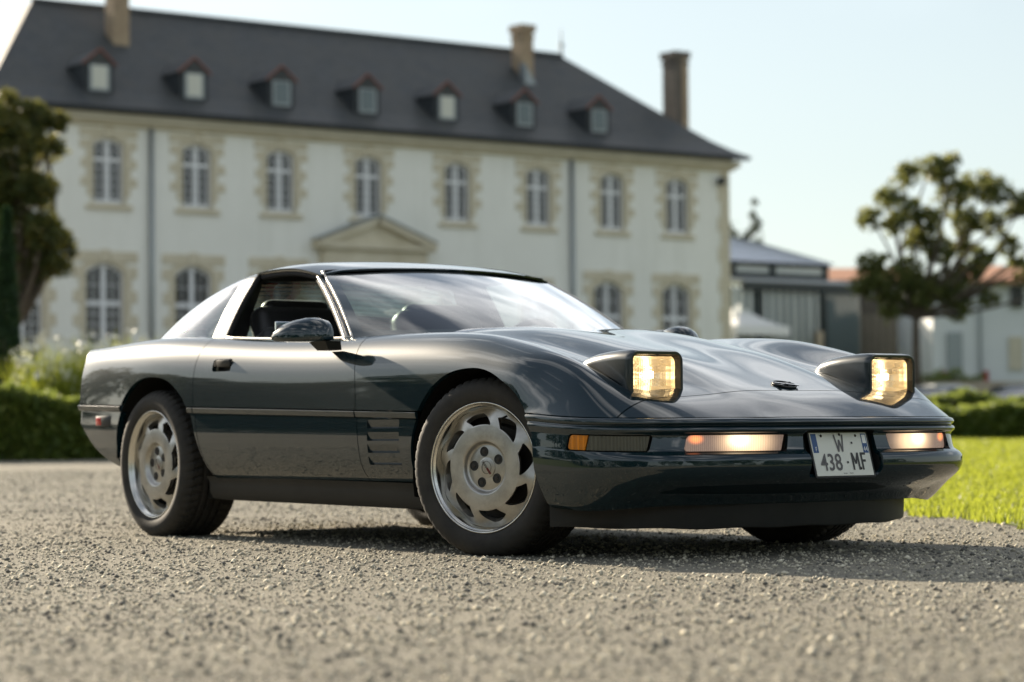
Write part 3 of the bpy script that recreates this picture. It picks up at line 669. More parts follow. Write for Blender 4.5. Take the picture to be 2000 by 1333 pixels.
# ---- roof panel
zr = spl([-2.0,-1.86,-1.74,-1.66,-1.58,-1.50,-1.45,-1.405], [1.184,1.1925,1.1935,1.190,1.1815,1.1675,1.1575,1.1475])
def RF(u, v):
    a = np.abs(v); x = u-.045*a**2*np.clip((u+2.0)/.58, 0, 1); return np.stack([x, v*.598, zr(u)-.022*a**2-.020*a**9], 1)
pobj('roof_panel', panel(RF, np.concatenate([np.linspace(-1.985,-1.5,24), np.linspace(-1.49,-1.408,16)]), np.linspace(-1,1,70), flange=.008), 'paint', car)
b = MB(); q = RF(np.repeat(np.linspace(-1.98,-1.46,8),20), np.tile(np.linspace(-.97,.97,20),8)).reshape(8,20,3)-np.array([0,0,.035]); b.grid(q); b.build('headlining', 'interior_black', car, smooth=True)
# rear hoop and pillars
hy = spl([0,.2,.42,.62,.78,.9,1.0,1.25,1.6,2.0], [.758,.727,.690,.652,.620,.600,.575,.47,.27,0]); hz_ = spl([0,.2,.42,.62,.78,.9,1.0,1.25,1.6,2.0], [.852,.918,.988,1.050,1.098,1.128,1.144,1.162,1.174,1.181])
def HP(u, v):                                               # u: 0 front edge .. 1 rear edge, v 0..4 over the car
    w = np.where(v <= 2, v, 4-v); sg = np.where(v <= 2, -1, 1); y, z = hy(w), hz_(w); k = u*u
    return np.stack([-1.99-.125*u, sg*(y-.004*k), z-.010*k*np.clip(w,0,1)], 1)
pobj('rear_hoop', panel(HP, np.linspace(0,1,9), np.linspace(0,4,80), flip=True, flange=.03), 'paint', car)
for s in (-1, 1):
    v_ = np.linspace(.02,.93,14) if s < 0 else np.linspace(3.98,3.07,14)
    b = MB(); p = HP(np.zeros(14), v_)+np.array([.012,-s*.008,-.004]); b.tube(p, .013, 8); b.build('window_seal', 'rubber', car, smooth=True)
    b = MB(); x = np.linspace(-1.96,-1.485,14); q = np.stack([x, np.full_like(x, s*.588), zr(x+.03)-.050], 1); b.tube(q, .0055, 8); b.build('roof_seal_glint', 'bright_strip', car, smooth=True)  # highlight on the roof weatherstrip drawn as a pale tube
    b = MB(); b.tube(q+np.array([0,-s*.008,-.014]), .012, 8); b.build('roof_seal', 'rubber', car, smooth=True)
    b = MB(); x = np.linspace(-1.97,-.99,18); b.tube(np.stack([x, s*(cY(x)-.002), cZ(x)+.001], 1), .0055, 6); b.build('sill_trim', 'bright_strip', doors[s], smooth=True)
# dark lining of the hoop, seen through the side window
wv = np.linspace(0,4,90); oc_ = HP(np.full(90,.25), wv); ic_ = oc_.copy(); wt = np.where(wv <= 2, wv, 4-wv)
ic_[:,1] *= 1-.155*np.clip(1.15-wt,0,1)**.5-.03; ic_[:,2] -= .048*np.clip(wt-.35,0,1)**.7; ic_[:,0] -= .03
jn = ic_.copy(); jn[:,0] -= .09; jn[:,1] *= 1.02
b = MB(); b.grid(np.array([oc_*np.array([1,.985,1])-np.array([0,0,.012]), ic_, jn])); b.build('hoop_lining', 'interior_black', car, smooth=True, angle=40)
# rear glass: wraps from the hoop to the deck
def RG(t, k):
    w = np.where(t <= 0, t+2, 2-t); w = np.clip(2-np.abs(t), 0, 2); H = HP(np.ones_like(t), np.where(t <= 0, w, 4-w)); ph = w/2*math.pi/2
    E_ = np.stack([-2.115-1.035*np.sin(ph)**.74, np.sign(t)*.752*np.cos(ph)**.74, .868+.020*np.sin(ph)], 1)
    P = H+(E_-H)*k[:,None]; bl = 4*k*(1-k)*np.sin(ph); P[:,2] += bl*.040; P[:,1] += np.sign(t)*bl*.02*np.cos(ph); return P
t_ = np.linspace(-2,2,80); k_ = np.linspace(0,1,22); g = RG(np.repeat(t_,22), np.tile(k_,80)).reshape(80,22,3)
b = MB(); b.grid(g); rg = b.build('rear_window', 'rear_glass', car, smooth=True)
b = MB()
for kk in np.linspace(.16,.84,11):
    q = RG(np.linspace(-1.25,1.25,30), np.full(30, kk))-np.array([-.004,0,.006]); b.tube(q, .0012, 4, cap=False)
mat('heater_line', (.35,.20,.10), .5); b.build('heater_wires', 'heater_line', rg)
# ---- cabin
b = MB(); b.box((-1.55,0,.30), (1.6,1.40,.04)); b.box((-2.55,0,.74), (1.0,1.25,.03)); b.box((-.78,0,.55), (.03,1.40,.5)); b.box((-2.06,0,.52), (.04,1.42,.44)); b.box((-1.45,0,.48), (1.1,.22,.20), .04)
b.build('cabin_floor', 'interior_black', car)
for s in (-1, 1):
    b = MB(); b.box((-1.42, s*.742, .58), (1.12,.03,.46), .01); b.build('door_card', 'interior_black', doors[s])
b = MB(); b.box((-1.02,0,.775), (.36,1.40,.09), .035); b.box((-1.13,.36,.80), (.14,.42,.07), .03); b.build('dashboard', 'leather', car, smooth=True, angle=50)
for s in (-1, 1):
    st = empty('seat', (-1.62, s*.37, .34), parent=car)
    def sb(P, name, n=3, mt='leather'):
        b = MB(); 
        for (c, sz, bv, an) in P: b.box(c, sz, bv, rot=Matrix.Rotation(an, 3, 'Y'), seg=4)
        return b.build(name, mt, st, smooth=True, angle=60)
    sb([((.02,0,.08),(.52,.46,.16),.05,R(-8)),((.03,.20,.12),(.46,.09,.16),.04,R(-8)),((.03,-.20,.12),(.46,.09,.16),.04,R(-8))], 'seat_cushion')
    sb([((-.31,0,.37),(.13,.46,.62),.055,R(-22)),((-.25,.20,.34),(.14,.09,.46),.04,R(-22)),((-.25,-.20,.34),(.14,.09,.46),.04,R(-22))], 'seat_back')
    sb([((-.415,0,.625),(.10,.34,.14),.045,R(-20))], 'headrest')
sw = MB(); th = np.linspace(0, 2*math.pi, 41); Mr = Matrix.Rotation(R(-68), 3, 'Y')
ring = [np.array(Mr @ Vector((.185*math.cos(t), .185*math.sin(t), 0)))+np.array([-1.30,.36,.75]) for t in th]; sw.tube(ring, .014, 10, cap=False)
for a in (0, 120, 240): sw.tube([np.array((-1.29,.36,.75)), np.array(Mr @ Vector((.18*math.cos(R(a+60)), .18*math.sin(R(a+60)), 0)))+np.array([-1.30,.36,.75])], .018, 8, squash=.5)
sw.tube([(-1.30,.36,.75),(-1.08,.36,.70)], .04, 12); sw.build('steering_wheel', 'leather', car, smooth=True, angle=60)
b = MB(); b.box((-1.385,0,1.085), (.03,.25,.062), .014); b.tube([(-1.38,0,1.09),(-1.42,0,1.13)], .01, 8); b.build('rear_view_mirror', 'interior_black', car, smooth=True, angle=50)
b = MB(); b.tube([(-1.99,-.62,.80),(-1.99,-.50,.93)], .02, 8); b.build('belt_guide', 'interior_black', car, smooth=True)
# wiper and cowl strip
b = MB(); a = np.linspace(-.96,.96,60); q = WS(a, np.full(60, .015)); b.grid(np.array([q+np.array([.03,0,-.03]), q+np.array([-.004,0,.002])])); b.build('cowl_panel', 'rough_plastic', car, smooth=True)
# ---- door mirrors
for s in (-1, 1):
    mr = empty('door_mirror', parent=car)
    b = MB(); rows = []
    # sections from the inner end (towards the car) to the outer tip
    for yy, xf, xb, zt, zb_ in ((.865,-.945,-.965,.842,.822),(.872,-.915,-1.00,.872,.812),(.890,-.885,-1.045,.893,.806),(.925,-.880,-1.055,.9015,.8035),(.965,-.892,-1.060,.899,.8035),(1.005,-.915,-1.065,.888,.8045),(1.035,-.945,-1.07,.873,.806),(1.055,-.98,-1.07,.852,.808),(1.064,-1.015,-1.068,.836,.812)):
        ring_ = []
        for t in np.linspace(0, 2*math.pi, 28, endpoint=False):
            c, sn_ = math.cos(t), math.sin(t); e = .62
            px = (xf+xb)/2+(xf-xb)/2*math.copysign(abs(c)**(e if c < 0 else .9), c)
            pz = (zb_+.012)+((zt-zb_-.012)*abs(sn_)**.85 if sn_ > 0 else -.012*abs(sn_)**.6)
            ring_.append((px, s*yy, pz))
        rows.append(ring_)
    vs = b.grid(np.array(rows), close_v=True); b.cap(vs[0]); b.cap(vs[-1]); b.build('mirror_shell', 'paint', mr, smooth=True, angle=60)
    b = MB(); b.box((-1.068, s*.965, .850), (.006,.165,.075), .003); b.build('mirror_glass', 'chrome', mr)
    b = MB(); ft = [[(-.875,.935,.806),(-1.00,.935,.806),(-1.00,.865,.806),(-.875,.865,.806)],[(-.900,.905,.772),(-.985,.905,.772),(-.985,.845,.772),(-.900,.845,.772)]]
    vs = b.grid(np.array(ft)*np.array([1,s,1]), close_v=True); b.cap(vs[0]); b.cap(vs[1]); b.build('mirror_foot', 'rough_plastic', mr)
# ---- wheels
prof = [(.228,-.016),(.236,-.004),(.246,.005),(.262,.011),(.282,.012),(.300,.006),(.312,-.004),(.319,-.016)]
tr = [(.3235-.0035*abs((a+.13)/.105)**4*0, a) for a in np.linspace(-.026,-.234,84)]
pro2 = [(.319,-.244),(.312,-.256),(.300,-.266),(.282,-.272),(.262,-.271),(.240,-.26),(.22,-.245)]
tp = np.array(prof+[(.326,a) for _, a in tr]+pro2); NT = 324; th = np.linspace(0, 2*math.pi, NT, endpoint=False)
G = np.zeros((NT, len(tp), 3))
for j, (r, a) in enumerate(tp):
    rr = np.full(NT, r)
    if len(prof) <= j < len(prof)+84:
        e = abs((a+.13)/.104); rr -= .007*max(0, e-.75)**1.5
        for gc, gw in ((-.078,.0062),(-.112,.0062),(-.148,.0062),(-.182,.0062)):
            if abs(a-gc) < gw: rr -= .011
        ph = (th*54/math.pi/2+a*(9 if a > -.13 else -9)) % 1
        if a > -.072 or a < -.188: rr -= np.where(ph < .26, .008, 0)
        elif int((a+1)*400) % 3: rr -= np.where((ph > .45) & (ph < .58), .0035, 0)
    elif r > .299:
        ph = (th*54/math.pi/2+a*9) % 1; rr -= np.where(ph < .22, .003, 0)
    x, z = rr*np.cos(th), rr*np.sin(th); bul = np.clip((-.300-z)/.026, 0, 1); z = np.maximum(z, -.3185)
    aa = a+(.006*bul if a > -.05 else (-.006*bul if a < -.21 else 0))
    G[:,j] = np.stack([x, -(a+0*th) if np.isscalar(aa) else -aa, z], 1)
def make_tyre(par):
    b = MB(); b.grid(G, close_u=True); return b.build('tyre', 'tyre', par, smooth=True, angle=35)
def slot(P, u, v):
    k = np.full(len(u), 9.0)
    for i in range(8):
        d = (np.degrees(v)-(-10+45*i)) % 360; d = np.where(d > 300, d-360, d)
        ro = .1560+.042*np.clip(d/17, 0, 1)**.62-.010*np.clip((d-25)/13, 0, 1)**1.5; end = 29.5+(u-.158)*300
        k = np.minimum(k, -np.minimum(np.minimum((u-.1555), ro-u), np.minimum(d*.003, (end-d)*.003)))
    return k
def SP(r, t):
    q = np.clip((r-.150)/.064, 0, 1); ph = (np.degrees(t)+10) % 45/45
    return np.stack([r*np.cos(t), .012+.030*q**1.25+.010*q*np.sin((ph-.15)*2*math.pi), r*np.sin(t)], 1)
spokes = panel(SP, np.linspace(.149,.2155,16), np.linspace(0, 2*math.pi, 361), [slot], flip=False, flange=.022)
def make_wheel():
    b = MB()
    b.lathe([(.1505,.0125),(.140,.0108),(.100,.0100),(.0965,.0105),(.093,.014),(.089,.022),(.085,.0285),(.081,.0300),(.078,.0285),(.030,.0285),(.0005,.0285)], 96, 'y')
    w_ = b.build('wheel', 'alloy', None, smooth=True, angle=55)
    sp = pobj('spokes', spokes, 'alloy', w_)
    b = MB(); b.lathe([(.2350,.020),(.2378,.008),(.2378,.002),(.2360,-.001),(.2330,-.001),(.2305,.003),(.2290,.008),(.2245,.010),(.2205,.018),(.2175,.030),(.2150,.044),(.2135,.06),(.2120,.10),(.205,.20)], 120, 'y'); b.build('rim_lip', 'alloy_lip', w_, smooth=True, angle=60)
    b = MB(); b.lathe([(.214,.105),(.16,.108),(.15,.100),(.06,.100),(.06,.06),(.001,.06)], 64, 'y'); b.build('brake_disc', 'dark_metal', w_, smooth=True, angle=30)
    b = MB(); b.lathe([(.0005,.0245),(.033,.0245),(.0365,.026),(.0365,.032)], 40, 'y'); cp = b.build('hub_cap', 'alloy', w_, smooth=True, angle=30)
    b = MB(); tt = np.linspace(0, 2*math.pi, 33); b.tube([(.0205*math.cos(t), .0240, .0225*math.sin(t)) for t in tt], .0008, 6, cap=False); b.build('ring_mark', 'plate_ink', w_)
    d = np.array([.62,0,-.78]); n_ = np.array([.78,0,.62]); fl_ = lambda a0, a1, w0, w1, o0, nm, mt: mobj(nm, [np.array([0,.0238,0])+d*a+n_*w for a, w in ((a0,o0-w0),(a0,o0+w0),(a1,o0+w1),(a1,o0-w1))], [(0,1,2,3)], mt, w_, False)
    fl_(.002,.030,.0042,.0046,0,'flag_mark','flag_red')
    b = MB()
    for i in range(8):
        for j in range(3):
            if (i+j) % 2 == 0:
                a0 = -.030+i*.004; w0 = -.0048+j*.0032; q = [np.array([0,.0238,0])+d*a+n_*w for a, w in ((a0,w0),(a0,w0+.0032),(a0+.004,w0+.0032),(a0+.004,w0))]; b.cap([b.bm.verts.new(p) for p in q])
    b.build('checker_mark', 'plate_ink', w_)
    for i in range(5):
        a = R(30+72*i); c = (.0585*math.cos(a), 0, .0585*math.sin(a))
        b = MB(); b.lathe([(.0185,.0284),(.0176,.0262),(.0160,.0264),(.0150,.0281),(.0004,.0282)], 20, 'y', c); b.mi = 1; b.lathe([(.0004,.0248),(.0058,.0248),(.0078,.0262),(.0082,.029)], 6, 'y', c); b.build('lug_nut', None, w_, smooth=True, angle=35, mats=['trim_black','dark_metal'])  # dark of the nut hole drawn as a black disc on the face
    b = MB(); b.tube([(.075*1.15,.036,.185),(.062*1.15,.020,.176)], .0038, 8); b.build('valve', 'rubber', w_, smooth=True)
    make_tyre(w_); return w_
w0 = make_wheel(); w0.parent = car
def put(w_, x, y, steer, left):
    w_.matrix_local = Matrix.Translation((x, y, .318)) @ Matrix.Rotation(R(steer)+(math.pi if left else 0), 4, 'Z') @ Matrix.Translation((0,-.108,0))
put(w0, 0, -.733, 18, False)
for x, y, stg, left in ((-2.443,-.757,0,False),(0,.733,16,True),(-2.443,.757,0,True)):
    c = w0.copy(); COL.objects.link(c); c.parent = car; put(c, x, y, stg, left)
    for ch_ in w0.children:
        k = ch_.copy(); COL.objects.link(k); k.parent = c; k.matrix_local = ch_.matrix_local
        for g2 in ch_.children:
            q = g2.copy(); COL.objects.link(q); q.parent = k; q.matrix_local = g2.matrix_local
# ================================================================== THE PLACE
fh = CM[:2,1]/np.linalg.norm(CM[:2,1]); rh = np.array([fh[1], -fh[0]])
def rd_of(x, y): q0, q1 = x-CAM[0], y-CAM[1]; return q0*rh[0]+q1*rh[1], q0*fh[0]+q1*fh[1]
def xy_of(r, d): return CAM[0]+r*rh[0]+d*fh[0], CAM[1]+r*rh[1]+d*fh[1]
def GZ(x, y):
    r, d = rd_of(np.asarray(x, float), np.asarray(y, float)); sl_ = np.clip(.0098+.0042*r/8, .008, .0125)
    t = np.clip(d, 0, 62)-13; k = np.clip((d-44.5)/6, 0, 1)*np.clip((r-3)/2, 0, 1); return sl_*np.where(t > 3, t, np.where(t > -3, (t+3)**2/12, 0))*(1-k*k*(3-2*k))
def PXx(px, py, x0):
    r_ = CM @ np.array([(px-1000)/FPX, 1, -(py-666.5)/FPX]); t = (x0-CAM[0])/r_[0]; p = CAM+t*r_; return float(p[1]), float(p[2])
def fast(name, V, Fi, material, parent=None, smooth=False, mats=None, fmat=None):
    V = np.asarray(V, np.float32); Fi = np.asarray(Fi, np.int32); k = Fi.shape[1]; me = bpy.data.meshes.new(name)
    me.vertices.add(len(V)); me.vertices.foreach_set('co', V.ravel()); me.loops.add(Fi.size); me.loops.foreach_set('vertex_index', Fi.ravel())
    me.polygons.add(len(Fi)); me.polygons.foreach_set('loop_start', np.arange(0, Fi.size, k, dtype=np.int32))
    for mm in (mats or [material]): me.materials.append(MATS[mm])
    if fmat is not None: me.polygons.foreach_set('material_index', np.asarray(fmat, np.int32))
    if smooth: me.polygons.foreach_set('use_smooth', np.ones(len(Fi), dtype=bool))
    me.update(calc_edges=True); me.validate(); return link(bpy.data.objects.new(name, me), parent)
def S_(o, label=None): o['kind'] = 'structure'; return o

# ---- materials of the place
m = mat('gravel', (.3,.28,.24), .95, spec=.2); v = coords(m, 'Object')
n1 = noise(m, v, .35, 5, .6); n2 = noise(m, v, 3.5, 6, .7); n3 = noise(m, v, 70, 5, .75); vo = nd(m, 'ShaderNodeTexVoronoi'); vo.inputs['Scale'].default_value = 75; vo.inputs['Randomness'].default_value = 1; lk(m, v, vo.inputs['Vector'])
c = ramp(m, vo.outputs['Color'], [(.1,(.07,.067,.058)),(.45,(.19,.178,.146)),(.85,(.40,.37,.30))])
c = mixc(m, ramp(m, n3, [(.35,(0,0,0)),(.65,(1,1,1))]), c, (.22,.205,.165)); 
c = mixc(m, ramp(m, n2, [(.38,(.0,)*3),(.62,(.75,)*3)]), c, (.29,.268,.21)); c = mixc(m, ramp(m, n1, [(.38,(.0,)*3),(.66,(.65,)*3)]), c, (.15,.142,.118))
lk(m, c, bs(m).inputs['Base Color']); h1 = bump(m, vo.outputs['Distance'], .9, .006); lk(m, bump(m, n3, .8, .008, h1), bs(m).inputs['Normal'])
def leafy(name, c1, c2, c3, trans=.35, rough=.45):
    m = bpy.data.materials.new(name); m.use_nodes = True; MATS[name] = m; b = bs(m); b.inputs['Roughness'].default_value = rough; b.inputs['Specular IOR Level'].default_value = .4
    g = nd(m, 'ShaderNodeNewGeometry'); col = ramp(m, g.outputs['Random Per Island'], [(.0,c1),(.55,c2),(1.0,c3)]); lk(m, col, b.inputs['Base Color'])
    t = nd(m, 'ShaderNodeBsdfTranslucent'); lk(m, mixc(m, .55, col, tuple(min(1, k*2.2) for k in c3)), t.inputs['Color'])
    x = nd(m, 'ShaderNodeMixShader'); x.inputs[0].default_value = trans; o = [n for n in m.node_tree.nodes if n.type == 'OUTPUT_MATERIAL'][0]
    lk(m, b.outputs[0], x.inputs[1]); lk(m, t.outputs[0], x.inputs[2]); lk(m, x.outputs[0], o.inputs['Surface']); return m
leafy('magnolia_leaf', (.060,.098,.026), (.085,.128,.034), (.17,.165,.045), .50, .35)
leafy('oak_leaf', (.038,.062,.018), (.055,.084,.024), (.15,.135,.030), .42, .45)
leafy('cypress_leaf', (.012,.032,.012), (.020,.050,.016), (.035,.075,.022), .15, .6)
leafy('hedge_leaf', (.055,.090,.014), (.095,.140,.022), (.17,.20,.040), .42, .5)
leafy('grass_blade', (.080,.118,.010), (.140,.185,.014), (.24,.26,.030), .50, .5)
leafy('wood_leaf', (.020,.032,.010), (.035,.052,.015), (.065,.080,.022), .2, .6)
mat('petal', (.75,.74,.66), .6)
vary('bark', (.075,.060,.045), (.15,.125,.095), 6, .9, .8, 20, .03)
vary('soil_grass', (.085,.115,.016), (.13,.155,.026), 2.0, .95, .3, 30, .02)
m = mat('plaster', (.8,.81,.76), .9, spec=.3); v = coords(m, 'Object'); f = noise(m, v, .35, 6, .65); st = noise(m, coords(m, 'Object', (1,2.2,.18)), 1.3, 5, .6)
c = ramp(m, f, [(.3,(.80,.795,.73)),(.7,(.87,.865,.80))]); lk(m, mixc(m, ramp(m, st, [(.50,(0,)*3),(.78,(.30,)*3)]), c, (.55,.55,.47)), bs(m).inputs['Base Color']); lk(m, bump(m, noise(m, v, 8, 4), .08, .01), bs(m).inputs['Normal'])
vary('stone', (.54,.48,.345), (.70,.645,.51), 1.1, .9, .25, 5, .02); vary('stone_pale', (.52,.48,.37), (.64,.59,.47), 1.0, .9, .2, 5, .02)
m = mat('slate', (.06,.065,.07), .62, spec=.35); v = coords(m, 'Object'); n = noise(m, v, 1.2, 6, .7); br = nd(m, 'ShaderNodeTexBrick'); br.inputs['Scale'].default_value = 4.5
br.inputs['Color1'].default_value = (.036,.042,.046,1); br.inputs['Color2'].default_value = (.060,.066,.070,1); br.inputs['Mortar'].default_value = (.025,.027,.03,1); br.inputs['Mortar Size'].default_value = .012; br.inputs['Brick Width'].default_value = .9; br.inputs['Row Height'].default_value = .5
mpn = nd(m, 'ShaderNodeMapping'); mpn.inputs['Rotation'].default_value = (0,0,math.pi/2); lk(m, v, mpn.inputs['Vector']); lk(m, mpn.outputs['Vector'], br.inputs['Vector'])
lk(m, mixc(m, ramp(m, n, [(.35,(0,)*3),(.65,(.75,)*3)]), br.outputs['Color'], (.066,.066,.060)), bs(m).inputs['Base Color'])
mat('zinc', (.30,.33,.34), .5, .6); mat('white_wood', (.74,.75,.76), .5); mat('pane', (.020,.022,.024), .04, 0, .6); mat('curtain', (.62,.62,.54), .8); mat('dark_slate', (.028,.034,.038), .6)
vary('ridge_tile', (.22,.075,.05), (.30,.11,.07), 3, .85, .2, 10, .01); vary('roof_tile', (.36,.17,.10), (.50,.27,.17), 1.5, .9, .4, 9, .03); vary('brick_stack', (.30,.22,.15), (.42,.33,.22), 1.5, .9, .3, 9, .02); vary('stack_dark', (.09,.08,.07), (.16,.14,.12), 1.5, .9, .3, 9, .02)
mat('green_frame', (.012,.022,.022), .5); mat('roof_glass_sky', (.74,.79,.88), .45, 0, .5); mat('far_glass', (.10,.13,.135), .08, 0, .7); mat('blind', (.60,.64,.61), .7)  # roof glass: reflected sky put into a pale matte blue
mat('tent', (.80,.81,.80), .7); vary('house_white', (.62,.65,.66), (.70,.72,.72), .5, .9, .05, 8, .01); vary('old_wood', (.035,.034,.030), (.075,.068,.056), 3, .85, .3, 12, .01); mat('blind_wood', (.16,.15,.125), .8); mat('sand_stone', (.42,.36,.27), .9)
vary('wall_dark', (.09,.085,.07), (.15,.14,.115), 2, .95, .3, 8, .02); mat('red_paint', (.30,.03,.025), .5)

# ---- ground
rr = np.unique(np.concatenate([np.linspace(-500,-60,12), np.linspace(-60,60,61), np.linspace(60,500,12)])); dg = np.unique(np.concatenate([np.linspace(-400,-40,10), np.linspace(-40,100,71), np.linspace(100,1800,16)]))
Rg, Dg = np.meshgrid(rr, dg, indexing='ij'); X, Y = xy_of(Rg, Dg); V = np.stack([X, Y, GZ(X, Y)-np.where(Dg > 100, (Dg-100)*.002, 0)], 2).reshape(-1,3); nd_ = len(dg)
Fq = [(i*nd_+j, (i+1)*nd_+j, (i+1)*nd_+j+1, i*nd_+j+1) for i in range(len(rr)-1) for j in range(nd_-1)]
S_(fast('ground', V, [f[::-1] for f in Fq], 'gravel', smooth=True))
# loose gravel: crushed stones, thinning out with distance
N = 205000; u = rng.random(N); d0, d1 = 3.6, 25.0
d = (d0**.55+(d1**.55-d0**.55)*u)**(1/.55); r = (rng.random(N)*2-1)*(.345*d+.45); X, Y = xy_of(r, d)
cl_ = np.sin(X*2.1+1.3*np.sin(Y*1.7))*np.sin(Y*2.6+.7)+.6*np.sin(X*5.3-Y*4.1); rut = np.exp(-((np.abs(Y+.06*np.sin(X*.7))-.78)/.13)**2); keep = rng.random(N) < np.clip(.86+.14*cl_, .5, 1)*(1-.5*rut)
X, Y, d = X[keep], Y[keep], d[keep]; N = len(X)
sz = np.clip(rng.lognormal(math.log(.0032), .50, N), .0018, .0115)*(1+.035*(d-5))
oc = np.array([(1,0,0),(-1,0,0),(0,1,0),(0,-1,0),(0,0,1),(0,0,-1)], float); of = np.array([(0,2,4),(2,1,4),(1,3,4),(3,0,4),(2,0,5),(1,2,5),(3,1,5),(0,3,5)])
V = oc[None]*(1+.35*(rng.random((N,6,1))-.5))+.45*(rng.random((N,6,3))-.5); V *= np.array([1,1,.72]); an = rng.random(N)*6.283; ca, sa = np.cos(an), np.sin(an)
V = np.stack([V[:,:,0]*ca[:,None]-V[:,:,1]*sa[:,None], V[:,:,0]*sa[:,None]+V[:,:,1]*ca[:,None], V[:,:,2]], 2)*sz[:,None,None]
V += np.stack([X, Y, GZ(X, Y)+sz*.32], 1)[:,None]
mi = rng.choice(4, N, p=[.36,.28,.24,.12])
for i, cc in enumerate([(.38,.352,.282),(.55,.505,.395),(.14,.136,.122),(.70,.65,.52)]): mat('pebble%d' % i, cc, .9, spec=.25)
gst = fast('loose_gravel', V.reshape(-1,3), (of[None]+np.arange(N)[:,None,None]*6).reshape(-1,3), None, mats=['pebble%d' % i for i in range(4)], fmat=np.repeat(mi, 8))
tag(gst, 'loose crushed grey-beige gravel scattered over the drive', 'gravel', kind='stuff')

# ---- lawn on the far right and its blades
A_ = np.array([-.109,2.16]); nn_ = np.array([1.05,1.79]); nn_ /= np.linalg.norm(nn_); tt_ = np.array([nn_[1],-nn_[0]])
def lawn_s(X, Y):
    q = (X-A_[0])*nn_[0]+(Y-A_[1])*nn_[1]; t = (X-A_[0])*tt_[0]+(Y-A_[1])*tt_[1]; r, d = rd_of(X, Y)
    return np.minimum(q+.06*np.sin(t*3.1)+.04*np.sin(t*7.7+1)+.25*np.clip(-t-1,0,9)*0, (r-.128*d+.25)*1.0)
rl = np.linspace(0,26,105); dl = np.linspace(6,62,170); Rg, Dg = np.meshgrid(rl, dl, indexing='ij'); X, Y = xy_of(Rg, Dg); V = np.stack([X, Y, GZ(X, Y)+.006], 2).reshape(-1,3); ok = (lawn_s(X, Y) > -.05).reshape(-1)
Fq = [(i*170+j, i*170+j+1, (i+1)*170+j+1, (i+1)*170+j) for i in range(104) for j in range(169)]; Fq = [f for f in Fq if all(ok[k] for k in f)]
S_(fast('lawn', V, Fq, 'soil_grass', smooth=True))
def blades(name, X, Y, Z, h, w, material, label, cat='grass', lean=.5, parent=None):
    N = len(X); an = rng.random(N)*6.283; la = rng.random(N)*6.283; dx, dy = np.cos(an)*w, np.sin(an)*w; lx, ly = np.cos(la)*h*lean*rng.random(N), np.sin(la)*h*lean*rng.random(N)
    V = np.stack([np.stack([X-dx,Y-dy,Z],1), np.stack([X+dx,Y+dy,Z],1), np.stack([X+dx*.5+lx*.45,Y+dy*.5+ly*.45,Z+h*.6],1), np.stack([X+lx,Y+ly,Z+h],1), np.stack([X-dx*.5+lx*.45,Y-dy*.5+ly*.45,Z+h*.6],1)], 1)
    o = fast(name, V.reshape(-1,3), np.array([(0,1,2,4)])[None]+np.arange(N)[:,None,None]*5 if False else (np.array([[0,1,2],[0,2,4],[4,2,3]])[None]+np.arange(N)[:,None,None]*5).reshape(-1,3), material, parent)
    if label: tag(o, label, cat, kind='stuff')
    return o
N = 150000; d = 8.0*(40/8.0)**rng.random(N); r = d*(.125+.30*rng.random(N)); X, Y = xy_of(r, d); q = lawn_s(X, Y); k = (q > 0) & (rng.random(N) < np.clip(.35+q*1.2, 0, 1)); X, Y, d = X[k], Y[k], d[k]
pt = .6+.4*np.sin(X*1.3+np.sin(Y*.9)*2)*np.sin(Y*1.1)
blades('lawn_grass', X, Y, GZ(X, Y)+.004, (.018+.034*rng.random(len(X)))*(.7+.5*pt), .0022+.00035*d, 'grass_blade', 'short bright sunlit grass of the lawn beyond the drive')

# ---- foliage helpers
def leafquads(C, size, flat=.0, asp=.5):
    N = len(C); a = rng.normal(size=(N,3)); a[:,2] *= (1-flat); a /= np.linalg.norm(a, axis=1)[:,None]; b = rng.normal(size=(N,3)); b -= a*(a*b).sum(1)[:,None]; b /= np.linalg.norm(b, axis=1)[:,None]
    s_ = size*(.65+.7*rng.random(N)); a = a*s_[:,None]; b = b*(s_*asp)[:,None]; n_ = np.cross(a, b); n_ /= np.linalg.norm(n_, axis=1)[:,None]+1e-9; k = n_*(s_*.12)[:,None]
    V = np.stack([C-a, C-b*.9+k, C+a, C+b*.9+k], 1).reshape(-1,3); F_ = (np.array([[0,1,2],[0,2,3]])[None]+np.arange(N)[:,None,None]*4).reshape(-1,3); return V, F_
def ball(c, rad, n, shell=.45):
    q = rng.normal(size=(n,3)); q /= np.linalg.norm(q, axis=1)[:,None]; return np.array(c)+q*np.asarray(rad)*((shell+(1-shell)*rng.random(n))**(1/1.5))[:,None]
def limb(b, p0, p1, r0, r1, sag=.1, n=7):
    p0, p1 = np.array(p0, float), np.array(p1, float); t = np.linspace(0,1,n)[:,None]; j = rng.normal(size=3)*sag*np.linalg.norm(p1-p0); P = p0+(p1-p0)*t+j*np.sin(t*math.pi)*.6; b.tube(P, np.linspace(r0,r1,n), 7); return P
